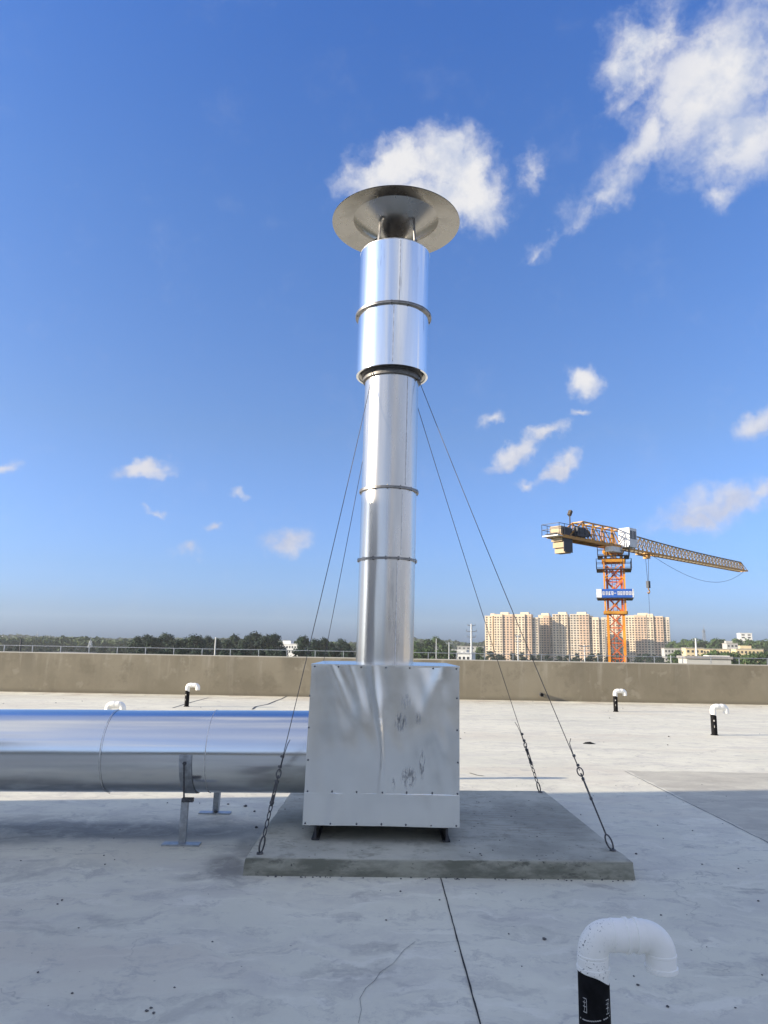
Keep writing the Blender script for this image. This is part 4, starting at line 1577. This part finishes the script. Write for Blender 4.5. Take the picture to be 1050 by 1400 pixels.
# head truss above the slewing ring, running back over the counter jib
bars = []
tops = [(-6.6, 1.95), (-4.8, 1.95), (-3.0, 1.95), (-1.2, 1.98), (0.6, 1.98), (2.4, 1.95)]
for i in range(len(tops) - 1):
    for s in (-1, 1):
        x0_, h0 = tops[i]
        x1_, h1 = tops[i + 1]
        y0_ = s * (0.62 if i < 4 else 0.45)
        bars.append((J(x0_, y0_, h0), J(x1_, s * (0.62 if i < 3 else (0.45 if i == 3 else 0.0)), h1), 0.13))
        bars.append((J(x0_, s * 0.75, 0), J(x0_, y0_, h0), 0.11))
        bars.append((J(x0_, y0_, h0), J(x1_, s * 0.75, 0), 0.09))
    bars.append((J(tops[i][0], -0.6, tops[i][1]), J(tops[i][0], 0.6, tops[i][1]), 0.09))
for s in (-1, 1):
    bars.append((J(-6.6, s * 0.62, 1.95), J(-9.3, s * 0.75, 0.15), 0.12))
    bars.append((J(0.6, s * 0.5, 1.98), J(1.6, s * HJ, 0), 0.14))
tube_part('head_truss', M['yellow'], bars)
# hand rails of the counter jib
bars = []
for s in (-1.05, 1.05):
    for hgt in (0.65, 1.2):
        bars.append((J(-1.5, s, hgt), J(-CL - 0.6, s, hgt), 0.05))
    for i in range(12):
        xx = -1.5 - i * (CL - 0.9) / 11
        bars.append((J(xx, s, 0), J(xx, s, 1.2), 0.05))
bars += [(J(-CL - 0.6, -1.05, 1.2), J(-CL - 0.6, 1.05, 1.2), 0.05), (J(-CL - 0.6, -1.05, 0.65), J(-CL - 0.6, 1.05, 0.65), 0.05)]
tube_part('railing', M['cranedark'], bars)
# counterweights: stepped slabs hung below the end
for i, (z0_, z1_, x0_, x1_, ww) in enumerate(((0.16, 1.05, -10.6, -9.0, 0.65), (-0.48, 0.10, -10.4, -9.0, 0.65), (-1.10, -0.53, -10.15, -8.95, 0.65), (-1.62, -1.14, -9.9, -8.9, 0.62))):
    MB().box(J((x0_ + x1_) / 2, 0, (z0_ + z1_) / 2), (x1_ - x0_, 2 * ww, z1_ - z0_), rj).build('counterweight', M['cwt'], crane)
MB().box(J(-9.5, 0.72, -0.30), (1.5, 0.06, 2.5), rj).build('shade_plate', M['cranedark'], crane)  # added dark plate stands in for the shaded side of the weights
MB().box(J(-9.6, 0, 0.13), (2.2, 1.5, 0.05), rj).build('counterweight_frame', M['yellow'], crane)
MB().box(J(-11.1, 0, -0.02), (0.8, 1.9, 0.10), rj).build('end_platform', M['white'], crane)
# winch and machinery
rc2 = Matrix((cn, Vector((0, 0, 1)), cj)).transposed()
for xx, rr_, ln in ((-7.9, 0.55, 1.5), (-6.9, 0.50, 1.5), (-5.9, 0.44, 1.4)):
    wo_ = MB()
    axis_m = Matrix((cj, Vector((0, 0, 1)), cn)).transposed()
    wo_.lathe([(0, -ln / 2), (rr_, -ln / 2), (rr_, -ln / 2 + 0.08), (rr_ * 0.7, -ln / 2 + 0.1), (rr_ * 0.7, ln / 2 - 0.1), (rr_, ln / 2 - 0.08), (rr_, ln / 2), (0, ln / 2)], 20, J(xx, 0, 0.75), axis_m)
    wo_.build('winch_drum', M['cranedark'], crane, smooth=40)
MB().box(J(-7.4, 0.85, 0.70), (1.6, 0.35, 0.9), rj).build('motor_box', M['cranedark'], crane)
MB().box(J(-5.4, -0.45, 0.55), (0.6, 0.4, 0.7), rj).build('motor_box', M['cranedark'], crane)
tube_part('beacon_mast', M['bark'], [(J(-8.0, 0, 0.6), J(-8.0, 0, 2.5), 0.10), (J(-8.1, 0, 2.5), J(-7.8, 0, 3.0), 0.32)])
# operator's cab: white box with windows, and electrics box on the other side
cabc = J(0.9, 1.3, 0.95)
cab = MB().box(cabc, (1.5, 1.35, 2.1), rj).build('cab', M['white'], crane)
for dx, ww in ((-0.35, 0.5), (0.30, 0.55)):
    MB().box(cabc + cj * dx + cn * 0.68 + Vector((0, 0, 0.30)), (ww, 0.03, 0.9), rj).build('pane', M['glass'], cab)
MB().box(cabc + cj * 0.76 + Vector((0, 0, 0.25)), (0.03, 1.0, 1.1), rj).build('pane', M['glass'], cab)
MB().box(J(-1.6, 1.05, -0.55), (1.9, 0.9, 0.55), rj).build('access_platform', M['white'], crane)
# trolley, hook and ropes
tq = None
for i in range(400):
    xx = 2 + i * 0.05
    d = J(xx, 0, 0) - EYE
    if 525 + F_PX * d.dot(RIGHT) / d.dot(FWD) >= 884:
        tq = xx
        break
tb = MB()
for s in (-1, 1):
    tb.bar(J(tq - 1.1, s * 0.75, -0.15), J(tq + 1.1, s * 0.75, -0.15), 0.16)
for dx in (-1.1, 0, 1.1):
    tb.bar(J(tq + dx, -0.75, -0.15), J(tq + dx, 0.75, -0.15), 0.14)
tb.box(J(tq - 0.6, 0.3, -0.45), (0.6, 0.6, 0.5), rj)
tb.build('trolley', M['yellow'], crane)
hz = on_y(884, 795, J(tq, 0, 0).y).z
tube_part('hoist_ropes', M['cranedark'], [(J(tq - 0.35, 0, -0.2), Vector((*J(tq - 0.10, 0, 0).xy, hz)), 0.035), (J(tq + 0.35, 0, -0.2), Vector((*J(tq + 0.10, 0, 0).xy, hz)), 0.035)])
hp = Vector((*J(tq, 0, 0).xy, hz))
hk = MB()
hk.box(hp + Vector((0, 0, -0.35)), (0.42, 0.30, 0.8), rj)
ho_ = hk.build('hook_block', M['cranedark'], crane)
pts = [hp + Vector((0, 0, -0.75))] + [hp + cj * (0.22 * math.sin(R(a))) + Vector((0, 0, -1.15 - 0.22 * (1 - math.cos(R(a))) + 0.22)) for a in range(0, 270, 30)]
MB().tube(pts, 0.07, 8).build('hook', M['yellow'], ho_, smooth=50)
tube_part('tag_line', M['cranedark'], [(hp + Vector((0, 0, -1.3)), hp + Vector((0, 0, -4.6)), 0.025)])
pts = []
for i in range(21):
    t = i / 20
    p_ = J(tq + 1 + (JL - tq - 1) * t, 0, -0.1)
    p_.z -= 2.1 * 4 * t * (1 - t) * (0.75 + 0.5 * t)
    pts.append(p_)
MB().tube(pts, 0.022, 5).build('slack_rope', M['cranedark'], crane)


# ---------------------------------------------------------------- far buildings
def bays(name, px0, px1, y, top_py, bays_, label, mats, group, fl_h=2.95, heads=(), turn=24):
    """slab block turned towards the sun: bays_ = (share of width, set back in m, height cut in floors, material key)"""
    x0_ = on_y(px0, 880, y).x
    x1_ = on_y(px1, 880, y).x
    ztop = on_y((px0 + px1) / 2, top_py, y).z
    H = ztop - GZ
    e = empty(name, ((x0_ + x1_) / 2, y, GZ), label, 'apartment block', group, rz=R(-turn))
    DEP = 13.0
    W = (x1_ - x0_ - DEP * math.sin(R(turn)) * 0.8) / math.cos(R(turn))
    tot = sum(b_[0] for b_ in bays_)
    win = MB()
    slab = MB()
    x = -W / 2
    for (sh_, setb, cut, mk) in bays_:
        wd_ = W * sh_ / tot
        zt = H - cut * fl_h
        yb = setb - DEP / 2
        MB().b2((x + 0.01, yb, 0), (x + wd_ - 0.01, DEP / 2, zt)).build('wall_bay', M[mk], e, local=True)
        nw = max(1, int(round(wd_ / 4.0)))
        z = 1.0
        while z + 2.0 < zt:
            for i in range(nw):
                cx = x + wd_ * (i + 0.5) / nw
                ww = min(2.3, wd_ / nw * 0.56) * random.uniform(0.85, 1.15)
                win.b2((cx - ww / 2, yb - 0.10, z + 0.15), (cx + ww / 2, yb + 0.05, z + 1.75))
                if random.random() < 0.5:
                    slab.b2((cx - ww / 2 - 0.3, yb - 0.45, z - 0.35), (cx + ww / 2 + 0.3, yb + 0.02, z - 0.1))
            if setb < 2.5:            # windows in the flank of the forward bays
                win.b2((x + wd_ - 0.06, yb + 0.9, z + 0.15), (x + wd_ + 0.09, yb + 2.0, z + 1.75))
            z += fl_h
        slab.b2((x - 0.05, yb - 0.30, zt - 0.02), (x + wd_ + 0.05, DEP / 2 + 0.2, zt + 0.9))
        x += wd_
    tag(win.build('windows', M['window'], e, local=True), kind='stuff')
    tag(slab.build('ledges', M['apt'], e, local=True), kind='stuff')
    for (c_, w_, h_) in heads:
        cx = -W / 2 + W * c_
        MB().b2((cx - w_ / 2, -2, H - 1), (cx + w_ / 2, 5, H + h_)).build('lift_house', M['apt'], e, local=True)
    return e


AG = 'cream high rise apartment blocks'
bays('apartment_block', 664, 736, 905, 841, [(10, 3, 0.6, 'apt'), (3, 6, 1, 'apt_grey'), (11, 0, 0, 'apt'), (13, 1.5, 0, 'apt_pink'), (3, 5, 1, 'apt_grey'), (13, 0.5, 0, 'apt'), (8, 2, 0, 'apt_pink'), (8, 5, 1.3, 'apt_grey')],
     'cream apartment block standing farthest from the tower crane mast', M, AG, heads=((0.37, 10, 3.4), (0.75, 10, 3.4), (0.14, 5, 2.0)))
bays('apartment_block', 736.5, 758, 925, 842, [(9, 1, 0, 'apt'), (11, 0, 0, 'apt_pink'), (5, 4, 0.8, 'apt_grey')],
     'narrow cream apartment tower squeezed between two wider blocks', M, AG, heads=((0.45, 9, 3.2),))
bays('apartment_block', 758.5, 826, 895, 841, [(8, 0, 0, 'apt'), (11, 1, 0, 'apt'), (3, 5, 1, 'apt_grey'), (12, 2, 0, 'apt_grey'), (12, 1, 0, 'apt_pink'), (4, 4, 0.6, 'apt_grey'), (8, 3, 1.2, 'apt'), (7, 5, 1.8, 'apt_grey')],
     'wide cream apartment block just beside the tower crane mast', M, AG, heads=((0.18, 10, 3.6), (0.56, 11, 3.6)))
bays('apartment_block', 826.5, 912, 935, 842, [(9, 5, 1, 'apt_grey'), (12, 2, 0.5, 'apt'), (12, 3, 0.3, 'apt_grey'), (7, 1, 0.2, 'apt'), (14, 0, 0, 'apt_pink'), (8, 0.5, 0, 'apt'), (11, 2, 0.5, 'apt_pink'), (7, 4, 0.9, 'apt_grey')],
     'cream and pink apartment block partly seen through the crane mast', M, AG, heads=((0.22, 9, 2.6), (0.62, 12, 3.4), (0.72, 8, 2.4)))


def low_building(name, px0, px1, py_top, y, mk, label, rows=2, cols=6, depth=18, cat='building', head=None, group=None):
    x0_ = on_y(px0, 880, y).x
    x1_ = on_y(px1, 880, y).x
    zt = on_y((px0 + px1) / 2, py_top, y).z
    e = empty(name, ((x0_ + x1_) / 2, y + depth / 2, GZ), label, cat, group)
    MB().b2((x0_, y, GZ), (x1_, y + depth, zt)).build('wall_body', M[mk], e)
    MB().b2((x0_ - 0.3, y - 0.3, zt), (x1_ + 0.3, y + depth + 0.3, zt + 0.5)).build('roof', M['fac_white' if mk == 'fac_white' else 'roofing'], e)
    wd_ = (x1_ - x0_) / cols
    pane = None
    for r_ in range(rows):
        for c_ in range(cols):
            cx = x0_ + wd_ * (c_ + 0.5)
            z = zt - 1.9 - r_ * 3.1
            if z - 1 < GZ:
                continue
            if pane is None:
                pane = MB().box((0, 0, 0), (wd_ * 0.5, 0.16, 1.5)).build('window', M['window'], e, local=True)
                o = pane
            else:
                o = pane.copy()
                COL.objects.link(o)
                o.parent = e
            o.location = Vector((cx, y, z)) - e.location
    e.rotation_euler = (0, 0, R(-14))
    if head:
        hx, hw_, hh_ = head
        MB().b2((x0_ + (x1_ - x0_) * hx - hw_ / 2, y + 3, zt + 0.3), (x0_ + (x1_ - x0_) * hx + hw_ / 2, y + 9, zt + hh_)).build('roof_house', M[mk], e)
    return e


low_building('office_building', 383, 418, 881, 520, 'fac_white', 'low white building among dark trees beyond the duct side of the parapet', 2, 9, head=(0.3, 6, 2.5))
low_building('warehouse', 362, 382, 886, 430, 'fac_grey', 'small grey warehouse beside the low white building', 1, 4)
low_building('warehouse', 592, 641, 889, 640, 'fac_white', 'pale flat warehouse between the stack and the apartment blocks', 1, 8)
low_building('warehouse', 628, 664, 884, 820, 'fac_grey', 'grey hall standing right beside the apartment blocks', 1, 6)
low_building('workshop', 633, 650, 894, 300, 'fac_white', 'small white workshop at the foot of a tall utility pole', 1, 3)
low_building('grey_block', 913, 946, 887, 560, 'fac_grey', 'grey concrete block beside the cream and pink apartment block', 3, 8)
low_building('yellow_block', 943, 966, 886.5, 470, 'fac_yellow', 'low yellow block behind the thick concrete pole', 2, 4)
low_building('yellow_block', 966, 1000, 888, 520, 'fac_yellow', 'long low yellow block half hidden by bushes', 2, 8)
low_building('grey_tower_house', 998, 1012, 880, 600, 'fac_grey', 'small grey building with square head above yellow blocks', 2, 3, head=(0.3, 5, 2.2))
low_building('yellow_block', 1012, 1046, 888, 500, 'fac_yellow', 'yellow block below the distant white tower', 2, 7, head=(0.4, 7, 2.5))
low_building('white_tower', 1016, 1031, 866, 900, 'fac_white', 'tall white tower building rising above the trees', 2, 2)
low_building('shed', 950, 1006, 901, 150, 'fac_grey', 'flat grey shed roof just beyond the parapet', 1, 6, depth=12)
low_building('shed', 975, 998, 899.5, 165, 'fac_white', 'white flat roofed shed behind the grey shed', 1, 3, depth=6)
low_building('town_block', 0, 22, 870, 1560, 'fac_white', 'pale distant town block on the far wooded ridge', 3, 5)
low_building('town_block', 86, 104, 872, 1600, 'fac_white', 'small distant pale block on the wooded ridge', 2, 4)
low_building('long_shed', 56, 100, 894, 260, 'fac_grey', 'long low grey shed behind parapet beyond the duct', 1, 9)


# ---------------------------------------------------------------- poles and masts
def pole(name, px, py_top, y, r, mt, label, arms=(), base_py=None):
    pt_ = on_y(px, py_top, y)
    e = empty(name, (pt_.x, y, GZ), label, 'pole')
    MB().tube([(pt_.x, y, GZ - 0.02), (pt_.x, y, (GZ + pt_.z) / 2), (pt_.x, y, pt_.z)], [r * 1.3, r * 1.1, r * 0.8], 10).build('shaft', M[mt], e, smooth=40)
    for (dz_, half) in arms:
        b_ = MB()
        b_.bar((pt_.x - half, y, pt_.z - dz_), (pt_.x + half, y, pt_.z - dz_), 0.22)
        for s_ in (-1, 1):
            b_.box((pt_.x + s_ * half, y, pt_.z - dz_ + 0.25), (0.2, 0.2, 0.5))
        b_.build('cross_arm', M['steel'], e)
    return e


pole('utility_pole', 644.5, 853, 210, 0.28, 'steel', 'tall utility pole with three short cross arms beside apartments', ((0.5, 1.0), (2.1, 1.4), (3.7, 1.1)))
pole('utility_pole', 951, 873, 190, 0.24, 'fac_white', 'thick concrete utility pole in front of the yellow block', ((0.5, 0.8),))
pole('lamp_pole', 295, 871, 130, 0.12, 'fac_white', 'plain white pole in front of the wood beyond the duct')
pole('chimney_pole', 29, 874, 200, 0.22, 'cranedark', 'short dark pole beside the long shed')
pole('lamp_pole', 596.5, 873, 300, 0.16, 'steel', 'thin grey pole close beside the stack')
pole('lamp_pole', 614, 878, 280, 0.20, 'steel', 'thin grey pole by the pale flat warehouse', ((0.4, 1.2),))
pole('utility_pole', 708, 868, 230, 0.20, 'steel', 'thin grey pole before the farthest apartment block', ((0.4, 0.8), (2.0, 1.0)))
pole('utility_pole', 799, 882, 230, 0.18, 'steel', 'thin grey double arm pole before the apartment block beside the mast', ((0.4, 1.4), (1.8, 1.4)))
pole('lamp_pole', 917, 896, 110, 0.07, 'steel', 'thin short pole just beyond the parapet near grey block')


def lattice_tower(px, py_top, y, base, label, mt='steel'):
    pt_ = on_y(px, py_top, y)
    e = empty('radio_mast', (pt_.x, y, GZ), label, 'mast')
    b_ = MB()
    H = pt_.z - GZ
    n_ = 12
    for i in range(n_):
        for k in range(4):
            def cp(lv, kk):
                ww = base * (1 - 0.8 * lv / n_)
                sx_, sy_ = ((-1, -1), (1, -1), (1, 1), (-1, 1))[kk % 4]
                return Vector((pt_.x + sx_ * ww, y + sy_ * ww, GZ + H * lv / n_))
            b_.bar(cp(i, k), cp(i + 1, k), 0.35)
            b_.bar(cp(i, k), cp(i + 1, k + 1), 0.22)
            b_.bar(cp(i, k), cp(i, k + 1), 0.22)
    b_.build('lattice', M[mt], e)
    d_ = MB()
    d_.box((pt_.x, y, pt_.z - 3), (2.6, 2.6, 2.0))
    d_.build('antenna_ring', M['steel'], e)
    MB().bar((pt_.x, y, pt_.z), (pt_.x, y, pt_.z + 4), 0.3).build('spike', M['steel'], e)


lattice_tower(962, 860, 900, 3.2, 'slim lattice radio mast above trees beyond yellow blocks')
lattice_tower(51, 866, 1400, 5.0, 'distant lattice mast on the far wooded ridge')
lattice_tower(124, 876, 700, 3.0, 'small lattice pylon before the wooded ridge')


# ---------------------------------------------------------------- trees
def make_tree(name, h, wdt, seed, leafs, mt, leaf=0.55, label='', group=''):
    rr_ = random.Random(seed)
    e = empty(name, (0, 0, 0), label, 'tree', group)
    tr = MB()
    tr.tube([(0, 0, -0.2), (0.1, 0, h * 0.25), (0.0, 0.15, h * 0.5), (0.1, 0.1, h * 0.8)], [0.28, 0.22, 0.15, 0.05], 8)
    cl = []
    for i in range(26):
        t = rr_.random()
        z = h * (0.22 + 0.72 * t)
        rad = wdt * 0.5 * math.sin(math.pi * min(1, 0.18 + 0.80 * t)) ** 0.7
        a = rr_.uniform(0, 6.283)
        k = rad * rr_.uniform(0.25, 0.85)
        c = Vector((math.cos(a) * k, math.sin(a) * k, z))
        cl.append((c, wdt * rr_.uniform(0.13, 0.24)))
        if i % 3 == 0:
            tr.tube([(0.05, 0.05, z * 0.62), tuple(c * 0.9 + Vector((0, 0, z * 0.05)))], [0.10, 0.03], 5)
    tr.build('trunk', M['bark'], e, smooth=60, local=True)
    vs, fs = [], []
    for i in range(leafs):
        c, r_ = cl[i % len(cl)]
        d = Vector((rr_.gauss(0, 1), rr_.gauss(0, 1), rr_.gauss(0, 0.8)))
        d.normalize()
        p_ = c + d * r_ * (rr_.random() ** 0.45) * rr_.uniform(0.85, 1.2)
        nn = (d + Vector((rr_.uniform(-.7, .7), rr_.uniform(-.7, .7), rr_.uniform(-.2, .9)))).normalized()
        a = nn.cross(Vector((rr_.uniform(-1, 1), rr_.uniform(-1, 1), rr_.uniform(-1, 1)))).normalized()
        b_ = nn.cross(a)
        s = leaf * rr_.uniform(0.6, 1.3)
        o = len(vs)
        vs += [p_ + a * s, p_ + b_ * s * 0.6, p_ - a * s, p_ - b_ * s * 0.6]
        fs.append((o, o + 1, o + 2, o + 3))
    me = bpy.data.meshes.new('crown')
    me.from_pydata([tuple(v_) for v_ in vs], [], fs)
    me.materials.append(mt)
    o = bpy.data.objects.new('crown', me)
    COL.objects.link(o)
    o.parent = e
    return e


TG1, TG2, TG3, TG4 = 'dark trees beyond the parapet on the duct side', 'trees in front of the apartment blocks', 'trees round the yellow blocks', 'pale green bushy trees beside the stack'
TL = {TG1: 'dark leafy tree in the wood beyond the parapet on the duct side', TG2: 'dark round tree at the foot of the apartment blocks',
      TG3: 'dark green tree round the low yellow blocks', TG4: 'bushy green tree behind parapet between stack and apartment blocks'}
protos = {}
for g, mk in ((TG1, 'leaf_dark'), (TG2, 'leaf_dark'), (TG3, 'leaf_mid'), (TG4, 'leaf_mid')):
    protos[g] = [make_tree('tree', 16.0, w_, 100 + i * 7 + len(g), 2200, M[mk], 0.50, TL[g], g) for i, w_ in enumerate((9.5, 11.5, 8.0))]
used = set()


def put_tree(g, i, px, py_top, y, sx_=1.0, seed=0):
    pr = protos[g][i % 3]
    key = (g, i % 3)
    o = pr if key not in used else copy_tree(pr)
    used.add(key)
    pt_ = on_y(px, py_top, y)
    H = pt_.z - GZ
    o.location = (pt_.x, y, GZ)
    s = H / 15.8
    o.scale = (s * sx_, s * sx_, s)
    o.rotation_euler = (0, 0, (i * 2.399) % 6.283)


rt = random.Random(21)
k = 0
# the wood beyond the duct side: dark row, uneven tops
for px in range(188, 484, 11):
    if 380 < px < 418:
        continue
    base = 873 + 6 * noise.noise((px * 0.02, 0, 0)) + rt.uniform(-5, 5)
    if 340 < px < 380:
        base -= 3
    if px > 420:
        base += 4
    put_tree(TG1, k, px + rt.uniform(-4, 4), base, rt.uniform(300, 380), rt.uniform(0.85, 1.15))
    k += 1
for px in (385, 398, 410, 425, 440):
    put_tree(TG1, k, px, 884 + rt.uniform(-6, 4) + (8 if px > 400 else 0), 330 if px > 415 else 560, 1.0)
    k += 1
for px in range(2, 190, 13):
    put_tree(TG1, k, px + rt.uniform(-5, 5), 887 + rt.uniform(-3, 4) + (0 if px < 120 else -4), rt.uniform(420, 520), 1.15)
    k += 1
for px in range(200, 480, 17):
    put_tree(TG1, k, px + rt.uniform(-6, 6), 889 + rt.uniform(-3, 3), rt.uniform(220, 260), 1.1)
    k += 1
for px in range(666, 914, 12):
    put_tree(TG2, k, px + rt.uniform(-4, 4), 893.5 + rt.uniform(-2, 4) + (px - 790) * 0.012, rt.uniform(480, 620), rt.uniform(1.0, 1.4))
    k += 1
for px, top in ((568, 878), (576, 881), (585, 874), (594, 872), (604, 877), (614, 882), (571, 888), (583, 887), (597, 888), (608, 890), (620, 890), (656, 884), (652, 893)):
    put_tree(TG4, k, px, top, 330 if top > 884 else 520, 1.1)
    k += 1
for px in range(916, 1052, 9):
    put_tree(TG3, k, px + rt.uniform(-3, 3), 875 + rt.uniform(-3, 3) + (3 if px < 935 else 0), rt.uniform(640, 760), 1.2)
    k += 1
for px, top in ((920, 893), (928, 890), (958, 895), (967, 892), (976, 890), (985, 891), (994, 891), (1003, 893), (1020, 893), (1030, 892), (1040, 893), (1049, 892), (1008, 898)):
    put_tree(TG3, k, px, top, rt.uniform(330, 400), 1.2)
    k += 1


# far woods, one mass
def far_wood(x0, x1, y0, y1, hfun, n, leaf, seed, label):
    rr_ = random.Random(seed)
    vs, fs = [], []
    for i in range(n):
        x = rr_.uniform(x0, x1)
        y = rr_.uniform(y0, y1)
        t = hfun(x, y) * (1 + 0.22 * noise.noise((x * 0.03, y * 0.01, 0)) + 0.25 * noise.noise((x * 0.11, y * 0.04, 4)))
        z = GZ + t * (1 - rr_.random() ** 2.2 * 0.9)
        nn = Vector((rr_.gauss(0, 1), rr_.gauss(0, 1) - 0.6, rr_.gauss(0.4, 1))).normalized()
        a = nn.cross(Vector((rr_.uniform(-1, 1), rr_.uniform(-1, 1), rr_.uniform(-1, 1)))).normalized()
        b_ = nn.cross(a)
        s = leaf * rr_.uniform(0.6, 1.4)
        p_ = Vector((x, y, z))
        o = len(vs)
        vs += [p_ + a * s, p_ + b_ * s * 0.7, p_ - a * s, p_ - b_ * s * 0.7]
        fs.append((o, o + 1, o + 2, o + 3))
    me = bpy.data.meshes.new('far_wood')
    me.from_pydata([tuple(v_) for v_ in vs], [], fs)
    me.materials.append(M['leaf_far'])
    o = bpy.data.objects.new('far_wood', me)
    COL.objects.link(o)
    tag(o, label, 'wood', kind='stuff')


far_wood(-1150, 60, 1500, 1700, lambda x, y: 20.5 + 4 * noise.noise((x * 0.004, 0, 0)), 42000, 3.2, 1, 'hazy blue wooded ridge on the far horizon beyond the duct side')
far_wood(-560, 20, 720, 820, lambda x, y: 15.5 + 3 * noise.noise((x * 0.02, 0, 0)), 26000, 1.9, 2, 'broad distant wood in front of the hazy ridge')
far_wood(20, 1300, 1250, 1400, lambda x, y: 24 + 4 * noise.noise((x * 0.01, 0, 0)), 42000, 2.8, 3, 'distant tree belt behind the apartment blocks and yellow blocks')

# ---------------------------------------------------------------- haze
hb = MB().b2((-1900, -300, GZ - 1), (1900, 1950, 72))
mt = bpy.data.materials.new('haze_air')
mt.use_nodes = True
nt = mt.node_tree
for n_ in list(nt.nodes):
    if n_.type != 'OUTPUT_MATERIAL':
        nt.nodes.remove(n_)
pv = nt.nodes.new('ShaderNodeVolumePrincipled')
pv.inputs['Color'].default_value = (0.93, 0.97, 1.0, 1)
pv.inputs['Density'].default_value = 0.00012
pv.inputs['Anisotropy'].default_value = 0.0
nt.links.new(pv.outputs[0], [n_ for n_ in nt.nodes if n_.type == 'OUTPUT_MATERIAL'][0].inputs['Volume'])
tag(hb.build('haze', mt), 'thin pale haze in the air over the town', 'haze', kind='stuff')
